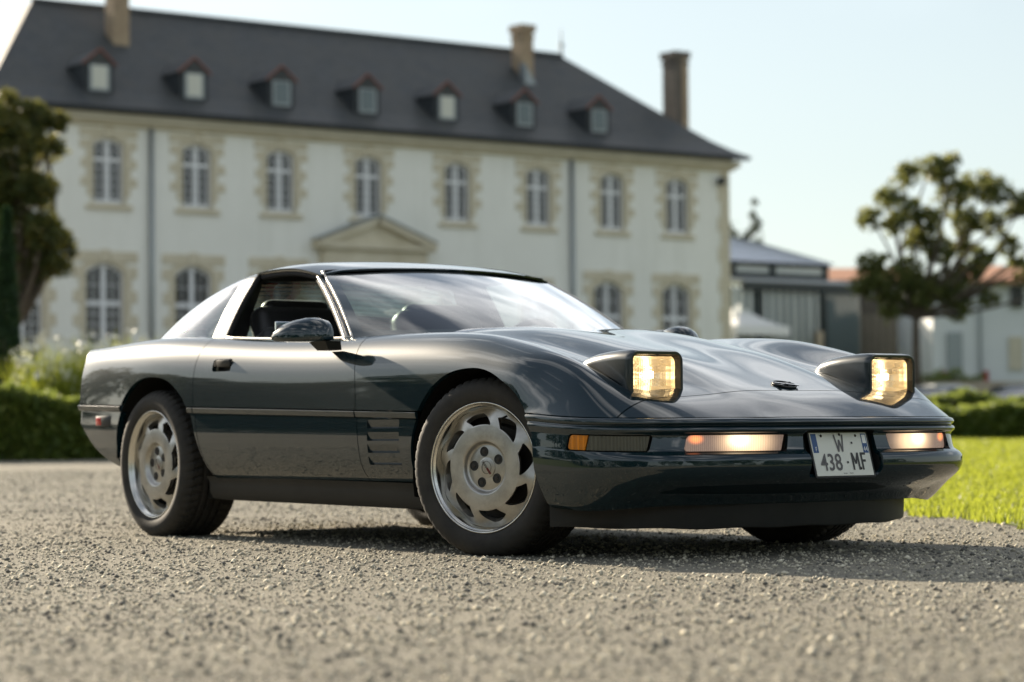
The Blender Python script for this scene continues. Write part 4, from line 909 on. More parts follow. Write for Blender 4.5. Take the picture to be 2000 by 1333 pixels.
def tree(name, base, clumps, label, leafmat, leaf, per, tr=.2, cat='tree', group=None, flat=.2):
    base = np.array(base, float); o = empty(name, tuple(base)); tag(o, label, cat, group); b = MB()
    fork = base+np.array([0,0,(np.mean([c[0][2] for c in clumps])-base[2])*.45]); limb(b, base-np.array([0,0,.1]), fork, tr, tr*.75, .03)
    V, F_, k = [], [], 0
    for c, rad in clumps:
        c = np.array(c, float); limb(b, fork, c, tr*.45, .02, .10)
        for _ in range(3): e = c+rng.normal(size=3)*np.asarray(rad)*.6; limb(b, c, e, .03, .008, .1, 4)
        n = int(per*np.prod(np.atleast_1d(rad)*np.ones(3))**(2/3)); 
        sub = ball(c, np.asarray(rad)*1.0, max(4, n//14), .3); pts = np.concatenate([ball(s__, np.mean(rad)*.22+.05, 14, .1) for s__ in sub]); v_, f_ = leafquads(pts, leaf, flat); V.append(v_); F_.append(f_+k); k += len(v_)
    V = np.concatenate(V)-base; tk = b.build('trunk', 'bark', o, smooth=True); tk.data.transform(Matrix.Translation(Vector(-base))); fast('crown', V, np.concatenate(F_), leafmat, o); return o

# ---- hedges
def hedge(name, pts, w, h, label, group, leafmat='hedge_leaf', n=14000, leaf=.045, zoff=0):
    """clipped hedge along a ground polyline given as (r, d)"""
    p = np.array(pts, float); L_ = np.concatenate([[0], np.cumsum(np.hypot(*np.diff(p, axis=0).T))]); s_ = rng.random(n)*L_[-1]; cr = np.interp(s_, L_, p[:,0]); cd = np.interp(s_, L_, p[:,1])
    f = rng.random(n); q = np.zeros((n,2)); top = f < .5; q[:,0] = np.where(top, (rng.random(n)-.5)*w, np.where(f < .88, -w/2, w/2)); q[:,1] = np.where(top, h, rng.random(n)*h)
    q += rng.normal(size=(n,2))*.035; bum = .05*np.sin(s_*2.3)+.035*np.sin(s_*5.1+2)+.02*np.sin(s_*13); X, Y = xy_of(cr, cd+q[:,0]); Z = GZ(X, Y)+np.maximum(q[:,1]+bum*(q[:,1]/h), .01)+zoff
    o = empty(name, (float(X.mean()), float(Y.mean()), 0)); tag(o, label, 'hedge', group); v_, f_ = leafquads(np.stack([X, Y, Z], 1), leaf, 0, .6); v_ = v_-np.array(o.location); fast('foliage', v_, f_, leafmat, o)
    b = MB(); s2 = np.linspace(0, L_[-1], 50); r2, d2_ = np.interp(s2, L_, p[:,0]), np.interp(s2, L_, p[:,1]); rows = []
    for dx_, hz2 in ((-w/2+.05,-.05),(-w/2+.06,h-.06),(w/2-.06,h-.06),(w/2-.05,-.05)):
        x2, y2 = xy_of(r2, d2_+dx_); bm2 = (.05*np.sin(s2*2.3)+.035*np.sin(s2*5.1+2))*(hz2 > 0); rows.append(np.stack([x2, y2, GZ(x2, y2)+hz2+bm2+zoff], 1)-np.array(o.location))
    b.grid(np.array(rows)); b.build('inner_growth', 'cypress_leaf', o, smooth=True); return o
PXR = lambda px, d: (px-1000)/FPX*d
hedge('box_hedge', [(PXR(-180,30),31.0),(PXR(220,31),31.8),(PXR(800,33),33.5)], .8, .80, 'low clipped box hedge in front of the white flower bed', None, n=34000, leaf=.05)
hedge('box_hedge', [(PXR(1500,36),36.0),(PXR(1800,36),36.2),(PXR(2000,36),36.5),(PXR(2350,36),37)], .8, .40, 'lower clipped hedge edging the lawn, in front of a taller one', None, n=26000, leaf=.045)
hedge('box_hedge', [(PXR(1500,43),43.0),(PXR(2000,43),43.4),(PXR(2350,43),44)], .9, .58, 'taller clipped hedge behind the lawn, hiding the parked cars', None, n=22000, leaf=.05)
# flower bed
N = 5200; d = 33.2+3.5*rng.random(N); r = PXR(30,1)*d+(PXR(330,1)-PXR(30,1))*d*rng.random(N); X, Y = xy_of(r, d)
den = .55+.45*np.sin(X*2.2)*np.sin(Y*1.7+1); hgt = (.75+.75*rng.random(N))*(.75+.4*den)
blades('flower_bed', X, Y, GZ(X, Y)+.1, hgt, .012+.012*rng.random(N), 'grass_blade', 'tall grassy flower bed growing behind the low box hedge', 'flower bed', .35)
k = rng.random(N) < .075; C_ = np.stack([X[k]+rng.normal(size=k.sum())*.05, Y[k]+rng.normal(size=k.sum())*.05, GZ(X[k], Y[k])+.1+hgt[k]], 1); pts = (C_[:,None]+rng.normal(size=(len(C_),7,3))*np.array([.045,.045,.03])).reshape(-1,3); v_, f_ = leafquads(pts, .035, 0, .8)
tag(fast('white_blossom', v_, f_, 'petal'), 'small white blossoms above the grassy bed', 'flowers', kind='stuff')
# ---- trees by pixel-sized clumps, each with real depth
def cl(px, py, rpx, d, dd=None): s_ = rpx/FPX*d; return (W(px, py, d+(rng.random()*2-1)*(s_*1.3 if dd is None else dd)), (s_, s_, s_*.85))
dR = 66.0; bx_, by_ = xy_of(PXR(1790,dR), dR)
lst = [(1700,425,28),(1735,385,30),(1765,345,30),(1820,330,34),(1850,325,30),(1770,410,34),(1745,440,26),(1860,380,36),(1815,430,34),(1905,360,36),(1950,375,34),(1990,400,34),(1885,430,36),(1940,440,30),(1970,480,26),(1830,490,34),(1790,470,32),(1705,520,34),(1735,555,38),(1690,560,30),(1770,530,36),(1800,570,40),(1850,560,40),(1895,530,32),(1920,500,26),(1870,600,30),(1740,600,32),(1935,585,20),(2030,400,40),(2050,470,40),(2080,430,44),(2010,540,26),(1985,510,20),(2060,560,30),(1880,480,26)]
tree('magnolia_tree', (bx_, by_, 1.75), [cl(*a, dR) for a in lst], 'loose-crowned glossy magnolia tree on the raised terrace, sky showing through', 'magnolia_leaf', .080, 3000, .13, flat=.1)
dL = 58.0; bx_, by_ = xy_of(PXR(20,dL), dL)
lst = [(20,215,40),(70,225,36),(110,235,26),(-30,240,60),(40,280,50),(95,290,34),(30,350,55),(75,370,42),(-30,360,70),(20,440,60),(85,450,48),(120,470,28),(-20,500,60),(60,510,50),(105,515,34),(140,495,12),(40,545,30),(-80,300,70),(-80,430,70)]
tree('holm_oak_tree', (bx_, by_, float(GZ(bx_, by_))), [cl(*a, dL) for a in lst], 'broad dark evergreen tree with sun-gilded top beside the chateau front', 'oak_leaf', .080, 4200, .26)
dC = 35.5; o_ = []
for px, top, bot, wd in ((12,405,740,30),(-40,500,760,34)):
    zt = W(px, top, dC)[2]; x_, y_ = xy_of(PXR(px,dC), dC); zb_ = float(GZ(x_, y_)); b_ = empty('cypress_tree', (x_, y_, zb_)); tag(b_, 'narrow dark cypress in front of the broad evergreen tree' if px > 0 else 'shorter cypress standing left of the narrow one', 'tree')
    n = 9000; t = rng.random(n)**.8; rad = wd/FPX*dC*(1-t**2.2*.85)*(.6+.4*np.sqrt(rng.random(n))); an = rng.random(n)*6.283; C_ = np.stack([rad*np.cos(an), rad*np.sin(an), .15+t*(zt-zb_-.15)], 1); v_, f_ = leafquads(C_, .05, 0, .4); v_[:,2] += 0; fast('crown', v_, f_, 'cypress_leaf', b_)
    b = MB(); b.tube([(0,0,-.1),(0,0,(zt-zb_)*.9)], [.07,.02], 8); b.build('trunk', 'bark', b_, smooth=True)
# ---- the chateau
FX = -59.6; ch = empty('chateau', (FX, 38.0, 0)); tag(ch, 'long two-storey white rendered chateau with grey slate roof and stone-edged windows', 'building')
OFF = -np.array([FX, 38.0, 0])
def C(b, name, material, par=ch, **k):
    o = b.build(name, material, par, **k); o.data.transform(Matrix.Translation(Vector(OFF))); return o
Y0, Y1, EZ = 23.6, 52.5, 10.30; XB = FX-10.0
upY = [24.62,27.58,30.62,33.63,36.95,40.47,43.85,47.08,50.04]; loY = [24.77,27.45,30.48,33.55,40.40,43.75,46.86,49.94]
openings = [(y,1.02,7.53,9.52,.16) for y in upY]+[(y,1.28,1.6,5.72,.26) for y in loY]
# front wall as strips round real window openings
b = MB(); t = .0
rows = sorted({round(v_, 4) for o in openings for v_ in (o[2],o[3])}|{-.5, EZ}); ys = sorted({round(v_,4) for o in openings for v_ in (o[0]-o[1]/2, o[0]+o[1]/2)}|{Y0, Y1})
gv = {}
def vt(y, z):
    if (y,z) not in gv: gv[(y,z)] = b.bm.verts.new((FX, y, z))
    return gv[(y,z)]
for ya, yb in zip(ys, ys[1:]):
    for za, zb_ in zip(rows, rows[1:]):
        cy_, cz_ = (ya+yb)/2, (za+zb_)/2
        if any(abs(cy_-o[0]) < o[1]/2 and o[2] < cz_ < o[3] for o in openings): continue
        b.bm.faces.new([vt(ya,za), vt(yb,za), vt(yb,zb_), vt(ya,zb_)])
def quad(b, *p): b.bm.faces.new([b.bm.verts.new(q) for q in p])
quad(b, (FX,Y1,-.5),(XB,Y1,-.5),(XB,Y1,EZ),(FX,Y1,EZ)); quad(b, (XB,Y0,-.5),(FX,Y0,-.5),(FX,Y0,EZ),(XB,Y0,EZ)); quad(b, (XB,Y1,-.5),(XB,Y0,-.5),(XB,Y0,EZ),(XB,Y1,EZ))
C(b, 'wall', 'plaster')
# roof: bell-cast hips
b = MB(); ov = .62; prof = [(-ov,10.38),(-.1,10.66),(.5,11.03),(1.4,11.70),(5.0,14.45)]
def ringat(o, z): e = o*.76 if o > 0 else o; return [(FX-o, Y0+e, z),(FX-o, Y1-e, z),(XB+o, Y1-e, z),(XB+o, Y0+e, z)]
P = np.array([ringat(o, z) for o, z in prof]); vs = b.grid(P, close_v=True); C(b, 'roof', 'slate')
roof = ch.children[-1]
b = MB(); b.box((FX-5, 38.05, 14.47), (.22,21.3,.14)); 
for yy, sg in ((Y0+3.8,1),(Y1-3.8,-1)): pass
C(b, 'ridge', 'dark_slate', roof)
b = MB(); b.tube([(FX-5,48.7,14.4),(FX-5,48.7,15.5)], [.06,.015], 6); b.lathe([(.001,.12),(.10,.06),(.10,-.06),(.001,-.12)], 8, 'z', (FX-5,48.7,14.85)); C(b, 'finial', 'zinc', roof)
b = MB(); b.box((FX+.05, 38.05, 10.14), (.55, Y1-Y0+.6, .22)); b.box((FX-5, Y1+.18, 10.14), (10.0,.50,.22)); C(b, 'cornice', 'stone_pale')
b = MB(); b.box((FX+.02, 38.05, 9.965), (.30, Y1-Y0+.3, .13)); C(b, 'frieze', 'stone')
b = MB(); b.box((FX+.50, 38.05, 10.34), (.16, Y1-Y0+1.1, .13)); C(b, 'gutter', 'dark_slate', roof)
# stones share one unit block
blk = None
def stone(y, z, w, h, pr=.05, par=ch, pale=False):
    global blk
    if blk is None:
        b_ = MB(); b_.box((0,0,0), (1,1,1), .04, seg=1); blk = b_.build('stone', 'stone', par)
        o = blk
    else: o = share(blk, 'stone', par)
    o.scale = (pr*2, w-.018, h-.018); o.location = (0, y-38.0, z); return o
def window(y, w, z0, z1, rise, lower):
    fr = .075; x = FX-.16; b_ = MB()
    top = lambda yy: z1-rise*((yy-y)/(w/2))**2
    for sg in (-1, 1): b_.box((x, y+sg*(w/2-fr/2), (z0+z1-rise)/2), (.07,fr,z1-rise-z0))
    b_.box((x, y, (z0+z1)/2), (.085,.16,z1-z0)); b_.box((x, y, z0+.06), (.08,w,.12))
    tz = z1-(z1-z0)*(.33 if not lower else .30); trs = [tz] if not lower else [tz, tz-1.35]
    for q in trs: b_.box((x, y, q), (.09,w-.02,.12 if not lower else .15))
    yy = np.linspace(-w/2, w/2, 9)
    for a0, a1 in zip(yy, yy[1:]): zc_ = top(y+(a0+a1)/2); b_.box((x, y+(a0+a1)/2, zc_-.05), (.075,w/8+.01,.12))
    hs_ = (w/2-fr-.08)/2
    for sg in (-1, 1):
        b_.box((x, y+sg*(.08+hs_), (z0+z1)/2), (.04,.025,z1-z0-.1))
        nb = 5 if not lower else 9
        for i in range(1, nb): b_.box((x, y+sg*(w/4+.02), z0+(tz-z0)*i/nb if i < nb else tz), (.04,w/2-.1,.022))
        b_.box((x, y+sg*(w/4+.02), tz+(z1-tz)*.45), (.04,w/2-.1,.022))
    o = C(b_, 'window', 'white_wood')
    for sg in (-1, 1):
        for a0, a1 in [(z0, tz), (tz, z1)]:
            b_ = MB(); b_.box((x-.035, y+sg*w/4, (a0+a1)/2), (.01,w/2-.05,a1-a0-.06)); C(b_, 'pane', 'pane', o)
    # reveal and dark room behind; spandrel over the segmental head
    b_ = MB(); b_.box((FX-.55, y, (z0+z1)/2), (.02,w+.4,z1-z0+.4)); C(b_, 'room', 'interior_black', o)
    b_ = MB(); poly = [(y-w/2-.02, z1+.02),(y+w/2+.02, z1+.02)]+[(y+w/2*k, float(top(y+w/2*k))) for k in np.linspace(1,-1,13)]; b_.prism(poly, FX-.30, FX+.012, 'yz'); C(b_, 'arch_head', 'stone', o)
    b_ = MB()
    for sg in (-1, 1): b_.box((FX-.13, y+sg*(w/2+.05), (z0+z1)/2), (.28,.10,z1-z0))
    b_.box((FX-.13, y, z0-.05), (.28,w+.2,.10)); C(b_, 'reveal', 'stone_pale', o)
    return o
seen_low = (27.45,30.48,33.55,46.86,49.94,24.77)
for i, (y, w, z0, z1, rise) in enumerate(openings):
    lower = z1 < 7; window(y, w, z0, z1, rise, lower)
    if lower and y not in seen_low: continue
    h = .285 if not lower else .37; n = int((z1-rise*.4-z0)/h) if not lower else 6; ztop = z1-rise*.4
    for k in range(n):
        for sg in (-1, 1):
            L_ = .44 if k % 2 == 0 else .22; L_ += rng.uniform(-.03,.03); stone(y+sg*(w/2+.01+L_/2), ztop-h*(k+.5), L_, h, .035+rng.uniform(0,.006))
    hh = .30 if not lower else .36                              # head: three stones
    stone(y, z1+hh/2+.03, .34, hh+.04, .05); 
    for sg in (-1, 1): stone(y+sg*(.17+(w/2+.30)/2), z1+hh/2-.02+.02, w/2+.30, hh-.02, .042)
    if not lower: stone(y, z0-.12, w+.55, .17, .09)
for k in range(17):                                             # quoins of the right-hand corner
    stone(Y1-.21-(.07 if k % 2 else 0), 9.6-.55*k, .42+(.14 if k % 2 else 0), .55, .03)
b = MB(); b.box((FX-.3, Y1+.012, 4.7), (.6,.03,10.3)); C(b, 'corner_return', 'stone_pale')
for y in (28.98,45.24): b = MB(); b.tube([(FX+.11,y,9.9),(FX+.11,y,0)], .075, 8); C(b, 'downpipe', 'zinc', smooth=True)
b = MB(); b.box((FX+.2, 51.98, 9.50), (.25,.22,.26), .03); C(b, 'wall_lamp', 'dark_slate')
# dormers
curt = (0,1)
for i, y in enumerate((27.45,30.72,33.88,37.15,40.32,43.55,46.80)):
    x = FX-.38; z0 = 10.98; b = MB(); b.box((x-1.1, y, z0+.43), (2.2,.98,.86)); 
    d_ = C(b, 'dormer', 'dark_slate', roof)
    b = MB(); pr = [(y-.56,z0+.82),(y+.56,z0+.82),(y,z0+1.28)]; b.prism(pr, x+.05, x-2.6, 'yz'); C(b, 'dormer_roof', 'slate', roof)
    b = MB()
    for sg in (-1, 1): b.tube([(x+.07, y+sg*.58, z0+.81),(x+.07, y, z0+1.30)], .026, 6)
    if True: C(b, 'dormer_ridge', 'ridge_tile', roof)
    b = MB(); b.box((x+.022, y, z0+.41), (.05,.66,.80)); C(b, 'dormer_frame', 'zinc', roof)
    b = MB(); b.box((x+.050, y, z0+.43), (.02,.50,.68)); C(b, 'dormer_pane', 'curtain' if i in curt or i == 4 else 'far_glass', roof)
# chimneys
def stack(yc, w, x, dx, z0, z1, mt, cap='stack_dark'):
    b = MB(); b.box((x, yc, (z0+z1)/2), (dx,w,z1-z0)); o = C(b, 'chimney', mt); b = MB(); b.box((x, yc, z1-.12), (dx+.16,w+.14,.24)); b.box((x, yc, z1-.42), (dx+.08,w+.07,.10)); C(b, 'chimney_cap', cap, o); return o
stack(29.55,.55,FX-3.3,.62,12.2,16.6,'brick_stack'); stack(45.95,.52,FX-3.7,.62,12.6,15.15,'brick_stack','brick_stack'); stack(52.45,.62,FX-2.9,.75,9.0,14.62,'stack_dark')
b = MB(); b.box((FX-2.9+.38, 52.62, 11.9), (.04,.27,5.2)); C(b, 'chimney_face', 'brick_stack')
b = MB(); b.prism([(45.95-.40,13.7),(45.95+.20,12.75),(45.95-.40,12.75)], FX-3.0, FX-3.36, 'yz'); C(b, 'flashing', 'zinc')
# portico: pediment over the door
b = MB(); ya, yb, pz, pt_ = 34.75, 39.30, 6.62, 7.50; ym = (ya+yb)/2
b.prism([(ya+.2,pz),(yb-.2,pz),(ym,pt_-.12)], FX, FX+.34, 'yz'); pd = C(b, 'pediment', 'stone')
b = MB()
for sg in (-1, 1):
    a0, a1 = np.array((ym, pt_)), np.array((ym+sg*(yb-ya)/2, pz+.06)); n_ = np.array([-(a1-a0)[1], (a1-a0)[0]]); n_ /= np.linalg.norm(n_); n_ *= sg*-1
    q = [a0, a1, a1+n_*.20*(1 if n_[1] < 0 else -1), a0+n_*.20*(1 if n_[1] < 0 else -1)]; b.prism([tuple(p_) for p_ in q], FX, FX+.55, 'yz')
C(b, 'raking_cornice', 'stone', pd)
b = MB(); b.box((FX+.25, ym, pz-.09), (.5,yb-ya-.06,.18)); b.box((FX+.16, ym, pz-.50), (.32,yb-ya-.55,.62)); C(b, 'entablature', 'stone', pd)
b = MB(); b.prism([(ya-.02,pz+.10),(ym,pt_+.03),(yb+.02,pz+.10),(ym,pt_+.09)], FX, FX+.6, 'yz'); C(b, 'lead_cap', 'zinc', pd)
for sg in (-1, 1): b = MB(); b.box((FX+.10, ym+sg*1.55, 3.2), (.22,.5,5.7)); C(b, 'pilaster', 'stone_pale', pd)
b = MB(); b.box((FX-.04, ym, 2.2), (.1,1.6,4.2)); C(b, 'entrance_door', 'old_wood', pd)

# ---- conservatory behind the chateau's corner
gx = float(W(1540,560,97)[0]); q = lambda px, py, dx=0: PXx(px, py, gx+dx)
cs = empty('conservatory', (gx, q(1520,600)[0], .4)); tag(cs, 'dark-framed glass conservatory with glass roof coloured as the pale blue sky it reflects beside the chateau', 'building'); OF2 = -np.array(cs.location)
def C2(b, name, material, par=cs, **k): o = b.build(name, material, par, **k); o.data.transform(Matrix.Translation(Vector(OF2))); return o
yl, yr = q(1380,560)[0], q(1612,560)[0]; zE, zC, zL, z0 = q(1520,514)[1], q(1520,546)[1], q(1520,572)[1], .3; zR = q(1430,462)[1]
b = MB(); b.prism([(yl,zE),(yr+.2,zE),(yl+.5,zR+.3),(yl,zR+.3)], gx+.15, gx-.2, 'yz'); 
b.bm.clear(); v4 = [b.bm.verts.new(p_) for p_ in ((gx+.25,yl,zE),(gx+.25,yr+.25,zE),(gx-2.2,yr-1.9,zR+.05),(gx-2.2,yl,zR+.55))]; b.bm.faces.new(v4); v4 = [b.bm.verts.new(p_) for p_ in ((gx+.25,yr+.25,zE),(gx-5,yr+.25,zE),(gx-2.2,yr-1.9,zR+.05))]; b.bm.faces.new(v4); gr = C2(b, 'glass_roof', 'roof_glass_sky')
for k in np.linspace(0,1,15):
    b = MB(); p0 = np.array((gx+.27, yl+(yr+.25-yl)*k, zE+.02)); p1 = np.array((gx-2.2, yl+(yr-1.9-yl)*k, zR+.57-.5*k)); b.tube([p0,p1], .022, 5); C2(b, 'rafter', 'zinc', gr)
b = MB(); b.box((gx-2, (yl+yr)/2, (zC+zE)/2), (4,yr-yl,zE-zC)); C2(b, 'clerestory', 'blind')
b = MB(); b.box((gx+.04, (yl+yr)/2, zE-.06), (.2,yr-yl+.3,.16)); b.box((gx+.04, (yl+yr)/2, zC+.10), (.2,yr-yl,.24)); C2(b, 'frame_rail', 'green_frame')
for px in (1390,1430,1507,1610): b = MB(); b.box((gx+.06, q(px,560)[0], (zC+zE)/2), (.2,.18,zE-zC)); C2(b, 'post', 'green_frame')
b = MB(); b.prism([(gx+.1,zC+.02),(gx+2.2,zL+.30),(gx+2.2,zL+.16),(gx+.1,zC-.2)], yl, q(1612,560)[0], 'xz'); C2(b, 'aisle_roof', 'zinc')
b = MB(); b.box((gx+2.15, (yl+yr)/2, zL+.06), (.2,yr-yl+.1,.34)); C2(b, 'aisle_beam', 'green_frame')
b = MB(); b.box((gx+1.0, (yl+yr)/2, (z0+zL)/2), (2.0,yr-yl-.1,zL-z0)); C2(b, 'aisle_interior', 'far_glass')
for px in (1485,1608): b = MB(); b.box((gx+2.2, q(px,620,2.2)[0], (z0+zL)/2), (.2,.22,zL-z0)); C2(b, 'post', 'green_frame')
for px in np.arange(1440,1604,14.5):
    b = MB(); b.box((gx+2.10, q(px,620,2.2)[0], (z0+zL)/2), (.03,.15+.05*rng.random(),zL-z0-.1)); C2(b, 'blind_panel', 'blind')
b = MB(); b.box((gx+2.4, q(1600,640,2.4)[0], 2.6), (.12,.35,3.4)); C2(b, 'timber_post', 'sand_stone')
v4 = None; b = MB(); ya_, yb_ = q(1616,570,1.0)[0], q(1668,570,1.0)[0]; za_, zb2 = q(1640,547,1)[1], q(1640,570,1)[1]; quad(b, (gx+1.8,ya_,zb2),(gx+1.8,yb_,zb2-.15),(gx+.2,yb_,za_-.1),(gx+.2,ya_,za_)); C2(b, 'lean_to_roof', 'roof_glass_sky')
# dark boarded wall between conservatory and white house
bw = empty('boarded_wall', (gx+1.2, q(1700,620,1.2)[0], .4)); tag(bw, 'dark boarded wall with pale slatted panels behind the magnolia tree', 'wall'); OFW = -np.array(bw.location)
b = MB(); ya_, yb_ = q(1612,600,1.2)[0], q(1822,600,1.2)[0]; zt = q(1700,575,1.2)[1]; b.box((gx+1.2, (ya_+yb_)/2, zt/2+.2), (.2,yb_-ya_,zt-.4)); o = b.build('backing', 'old_wood', bw); o.data.transform(Matrix.Translation(Vector(OFW)))
for px in np.arange(1624,1790,14):
    b = MB(); yy_ = q(px,620,1.3)[0]; b.box((gx+1.33, yy_, zt*.45+.3), (.04,.17,zt*.72)); o = b.build('board', 'blind_wood' if rng.random() < .7 else 'old_wood', bw); o.data.transform(Matrix.Translation(Vector(OFW)))
# ---- white party tent
td = 93.0; tx_, ty_ = xy_of(PXR(1446,td), td); tz = float(W(1500,640,td)[2]); tn = empty('party_tent', (tx_, ty_, .4)); tag(tn, 'small white pavilion tent with peaked roof beside the chateau corner', 'tent')
b = MB(); hw = 1.35; rows = []
for k, zz in ((1.0,0),(.75,.10),(.5,.28),(.25,.55),(.04,.95)): rows.append([(sx_*hw*k, sy_*hw*k, tz-.4+zz) for sx_, sy_ in ((1,1),(-1,1),(-1,-1),(1,-1))])
vs = b.grid(np.array(rows), close_v=True); b.cap(vs[-1]); b.build('canopy', 'tent', tn)
b = MB(); 
for sx_, sy_, wx, wy in ((1,0,.01,2*hw),(-1,0,.01,2*hw),(0,1,2*hw,.01),(0,-1,2*hw,.01)): b.box((sx_*hw, sy_*hw, tz-.4-.16), (wx,wy,.34))
b.build('valance', 'tent', tn)
for sx_, sy_ in ((1,1),(-1,1),(-1,-1),(1,-1)): b = MB(); b.tube([(sx_*hw*.97, sy_*hw*.97, 0),(sx_*hw*.97, sy_*hw*.97, tz-.4)], .03, 6); b.build('pole', 'white_wood', tn)
b = MB(); b.box((-hw*.98,0,(tz-.4)/2), (.01,2*hw,tz-.5)); b.box((0,-hw*.98,(tz-.4)/2), (2*hw,.01,tz-.5)); b.build('side_wall', 'tent', tn)
# ---- terrace with retaining wall, white house, outbuilding
tw = 67.0; wl = [xy_of(PXR(p_,tw), tw) for p_ in (1640,2500)]; zc_ = float(W(1900,746,tw)[2])
def band(name, r0, r1, d0, d1, z0, z1, material, label=None, cat=None, kind=None, par=None):
    b = MB(); p = [xy_of(r0,d0), xy_of(r1,d0), xy_of(r1,d1), xy_of(r0,d1)]; b.prism(p, z0, z1, 'xy'); o = b.build(name, material, par)
    if label: tag(o, label, cat)
    if kind: o['kind'] = kind
    return o
rw = empty('retaining_wall', (*xy_of(PXR(1950,tw), tw), 0)); tag(rw, 'low retaining wall with pale stone coping below the white house', 'wall'); lo_ = np.array(rw.location)
for nm_, a0, a1, d_0, d_1, mt in (('wall_face', -.2, zc_-.28, tw, tw+.5, 'wall_dark'),('coping', zc_-.28, zc_, tw-.08, tw+.6, 'sand_stone')):
    o = band(nm_, PXR(1640,tw), PXR(2500,tw), d_0, d_1, a0, a1, mt, par=rw); o.data.transform(Matrix.Translation(Vector(-lo_)))
band('terrace', PXR(1640,tw), PXR(2500,tw)+20, tw+.5, tw+60, -.2, zc_-.05, 'soil_grass', kind='structure')
hd_ = 88.0; wh = empty('white_house', (*xy_of(PXR(1950,hd_), hd_), zc_)); tag(wh, 'plain white rendered house with shallow orange tile roof above the retaining wall', 'building'); lo_ = np.array(wh.location)
zt = float(W(1950,545,hd_)[2])
def H(o): o.data.transform(Matrix.Translation(Vector(-lo_))); return o
H(band('wall', PXR(1822,hd_), PXR(2400,hd_), hd_, hd_+8, zc_-.3, zt, 'house_white', par=wh))
b = MB(); p = [xy_of(PXR(1890,hd_),hd_-.5), xy_of(PXR(2420,hd_),hd_-.5), xy_of(PXR(2420,hd_),hd_+4), xy_of(PXR(1910,hd_),hd_+4)]; zz = (zt-.05, zt-.05, zt+.75, zt+.75); b.bm.faces.new([b.bm.verts.new((*a, z_)) for a, z_ in zip(p, zz)]); b.bm.faces.new([b.bm.verts.new((*a, z_-.14)) for a, z_ in zip(p, zz)][::-1])
for i in range(4): b.bm.faces.new([b.bm.verts.new((*p[i], zz[i])), b.bm.verts.new((*p[i], zz[i]-.14)), b.bm.verts.new((*p[(i+1)%4], zz[(i+1)%4]-.14)), b.bm.verts.new((*p[(i+1)%4], zz[(i+1)%4]))])
H(b.build('roof', 'roof_tile', wh))
for px, py, w_, h_, nm_, mt in ((1987,580,.42,.75,'window','pane'),(1865,690,.55,1.5,'door','zinc'),(1985,690,.5,1.2,'door','stone_pale'),(1915,640,.08,3.6,'downpipe','zinc')):
    b = MB(); c_ = W(px, py, hd_-.05); x_, y_ = c_[:2]; a0 = xy_of(*(np.array(rd_of(x_, y_))+np.array([-w_/2,0]))); a1 = xy_of(*(np.array(rd_of(x_, y_))+np.array([w_/2,0]))); a2 = xy_of(*(np.array(rd_of(x_, y_))+np.array([w_/2,.2]))); a3 = xy_of(*(np.array(rd_of(x_, y_))+np.array([-w_/2,.2]))); b.prism([a0,a1,a2,a3], c_[2]-h_/2, c_[2]+h_/2, 'xy'); H(b.build(nm_, mt, wh))
for px, lb in ((1843,'narrow dark red board leaning by the door of the white house'),(1925,'narrow dark red board below the downpipe of the white house')):
    c_ = W(px, 700, hd_-.6); b = MB(); b.box((0,0,.42), (.16,.16,.84), .02); o = b.build('red_board', 'red_paint'); o.location = (c_[0], c_[1], zc_-.05); tag(o, lb, 'board')
ob = 108.0; ou = empty('outbuilding', (*xy_of(PXR(1650,ob), ob), .4)); tag(ou, 'low outbuilding with orange tiled roof seen past the conservatory', 'building'); lo_ = np.array(ou.location)
ze, zt2 = float(W(1640,548,ob)[2]), float(W(1640,515,ob)[2]); o = band('wall', PXR(1600,ob), PXR(1790,ob), ob, ob+5, .3, ze, 'house_white', par=ou); o.data.transform(Matrix.Translation(Vector(-lo_)))
b = MB(); p = [xy_of(PXR(1590,ob),ob-.4), xy_of(PXR(1800,ob),ob-.4), xy_of(PXR(1800,ob),ob+3), xy_of(PXR(1590,ob),ob+3)]; b.bm.faces.new([b.bm.verts.new((*a, z_)) for a, z_ in zip(p, (ze,ze,zt2,zt2))]); b.bm.faces.new([b.bm.verts.new((*a, z_-.12)) for a, z_ in zip(p, (ze,ze,zt2,zt2))]); o = b.build('roof', 'roof_tile', ou); o.data.transform(Matrix.Translation(Vector(-lo_)))
# shrubs on the terrace
for px, py, rp_, dd_, lb in ((1850,715,26,78,'rounded green shrub against the white house wall'),(1815,722,18,76,'small green shrub beside the magnolia trunk'),(1895,722,18,79,'low green shrub next to the rounded shrub')):
    c_ = W(px, py, dd_); s_ = rp_/FPX*dd_; tree('shrub', (c_[0], c_[1], zc_-.05), [((c_[0]+dx, c_[1]+dy, zc_+s_*.8), (s_*.8,s_*.8,s_*.7)) for dx, dy in ((-.25,.2),(.3,.1),(0,-.25))], lb, 'hedge_leaf', .06, 2200, .05, 'shrub')
# far trees beyond the conservatory
fd = 150.0
def far(px, top, cl_, lb, nm='far_tree', tr=.3): x_, y_ = xy_of(PXR(px,fd), fd); tree(nm, (x_, y_, .4), [cl(*a, fd) for a in cl_], lb, 'wood_leaf', .22, 160, tr)
far(1474, 375, [(1473,395,6),(1472,420,7),(1482,432,10),(1474,450,9),(1462,462,12),(1478,470,12)], 'slender dark conifer rising above the conservatory roof', 'conifer_tree', .25)
far(1430, 420, [(1425,450,26),(1440,465,18),(1405,440,30),(1455,478,16)], 'dark rounded tree behind the conservatory roof')
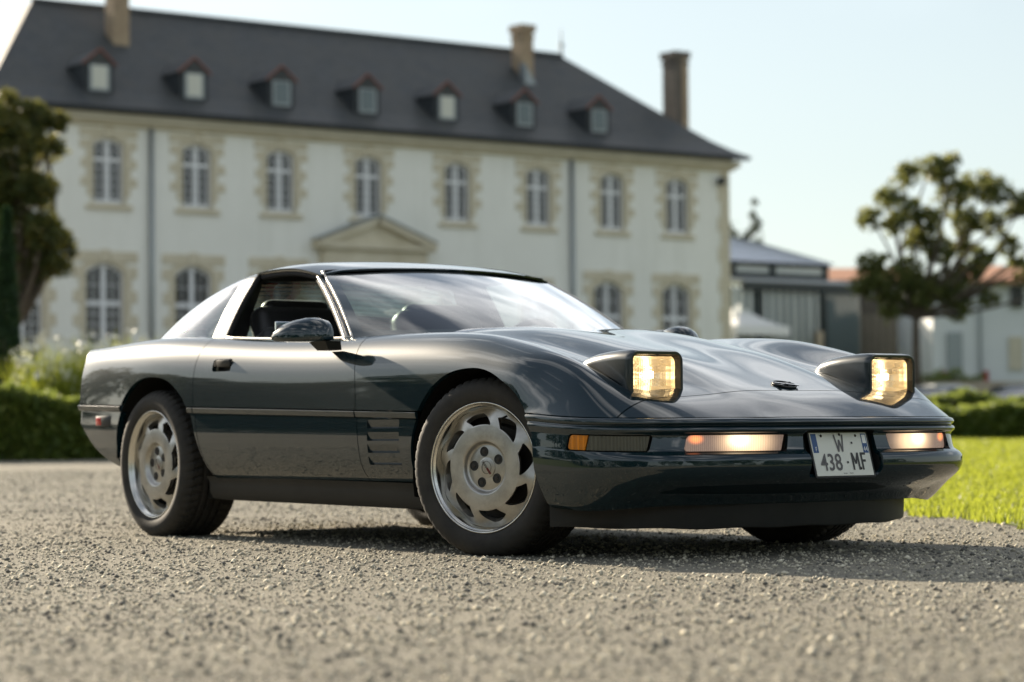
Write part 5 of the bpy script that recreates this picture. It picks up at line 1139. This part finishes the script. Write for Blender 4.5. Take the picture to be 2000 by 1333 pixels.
# ---- two parked cars behind the hedge
mat('silver_paint', (.42,.44,.46), .3, .6, .5, .8); mat('black_paint', (.02,.022,.025), .3, .3, .5, .8); mat('car_glass', (.02,.025,.03), .05, 0, .6); mat('lamp_clear', (.8,.8,.8), .1, 0, .6)
def parked(px, d, yaw, paint, label):
    x_, y_ = xy_of(PXR(px,d), d); root = empty('parked_car', (x_, y_, float(GZ(x_, y_))), yaw); tag(root, label, 'car')
    def loft(secs, nm, mt, par=root):
        b = MB(); rows = []
        for x, hw, z0, z1, tw_ in secs: rows.append([(x, -hw, z0),(x, -hw, z0+(z1-z0)*.6),(x, -hw*tw_, z1),(x, -hw*tw_*.6, z1+.015),(x, hw*tw_*.6, z1+.015),(x, hw*tw_, z1),(x, hw, z0+(z1-z0)*.6),(x, hw, z0)])
        vs = b.grid(np.array(rows), close_v=True); b.cap(vs[0]); b.cap(vs[-1]); return b.build(nm, mt, par, smooth=True, angle=35)
    loft([(-2.1,.70,.35,.72,.92),(-1.95,.82,.25,.92,.9),(-1.2,.86,.22,.98,.9),(.6,.86,.22,.95,.9),(1.0,.85,.22,.90,.88),(1.7,.80,.22,.80,.85),(2.0,.70,.28,.66,.9),(2.08,.60,.36,.58,.9)], 'body', paint)
    loft([(-1.95,.66,.85,.93,.9),(-1.45,.70,.85,1.36,.80),(-.6,.72,.85,1.46,.78),(.15,.71,.85,1.40,.78),(.95,.66,.82,.92,.9)], 'cabin_glass', 'car_glass')
    loft([(-1.35,.55,1.37,1.42,.95),(-.6,.57,1.44,1.485,.95),(.12,.55,1.39,1.425,.95)], 'roof', paint)
    for sx_ in (-1.25, 1.3):
        for sy_ in (-.78, .78):
            b = MB(); b.lathe([(.20,.10),(.30,.10),(.32,.06),(.32,-.06),(.30,-.10),(.20,-.10)], 24, 'y', (sx_, sy_, .32)); w_ = b.build('wheel', 'tyre', root, smooth=True, angle=40); b = MB(); b.lathe([(.001,.09),(.20,.09),(.20,-.09),(.001,-.09)], 20, 'y', (sx_, sy_, .32)); b.build('rim', 'alloy', w_, smooth=True, angle=40)
    for sy_ in (-.56, .56): b = MB(); b.box((1.93, sy_, .66), (.16,.30,.13), .04); b.build('headlight', 'lamp_clear', root, smooth=True, angle=50)
    return root
parked(1815, 57, R(-70), 'silver_paint', 'silver parked car half hidden behind the tall hedge'); parked(1985, 56, R(-75), 'black_paint', 'dark parked car half hidden behind the tall hedge')
# ---- the park behind the photographer (seen only as reflections in the paintwork)
b = MB(); quad(b, (-90,-17,.02),(40,-17,.02),(40,-70,.02),(-90,-70,.02)); quad(b, (24,-16.9,.02),(70,-16.9,.02),(70,60,.02),(24,60,.02)); S_(b.build('lawn', 'soil_grass'))
V, F_, k = [], [], 0
def mass(c, rad, n, size):
    global k
    v_, f_ = leafquads(ball(c, rad, n, .6), size, .1, .6); V.append(v_); F_.append(f_+k); k += len(v_)
for x in np.arange(-95,30,6.0):
    hgt = 4.5+6.5*rng.random()**1.3; cx_, cy_ = x+rng.normal()*2, -42+rng.normal()*5
    for _ in range(4): mass((cx_+rng.normal()*2.0, cy_+rng.normal()*2, hgt*(.5+.6*rng.random())), (2.6+rng.random(),2.6,2.2+hgt*.18), 560, .33)
    mass((x+rng.normal()*2, -33, .8), (3.6,1.2,1.0+.5*rng.random()), 700, .18)
for y in np.arange(-40,60,7.0):
    hgt = 4.5+6.0*rng.random()**1.3
    for _ in range(4): mass((46+rng.normal()*4, y+rng.normal()*2, hgt*(.5+.6*rng.random())), (2.6,2.6+rng.random(),2.2+hgt*.18), 520, .33)
    mass((38, y, .8), (1.2,3.9,1.0+.5*rng.random()), 650, .18)
for y in np.arange(-60,13,6.0):
    hgt = 4.5+5.0*rng.random()**1.3
    for _ in range(4): mass((-70+rng.normal()*4, y+rng.normal()*2, hgt*(.5+.6*rng.random())), (2.6,2.6+rng.random(),2.2+hgt*.18), 520, .33)
    mass((-62, y, .8), (1.2,3.6,1.0+.5*rng.random()), 600, .18)
tag(fast('woodland', np.concatenate(V), np.concatenate(F_), 'wood_leaf'), 'dense belt of park trees facing the chateau, mirrored in the car paint', 'woodland', kind='stuff')
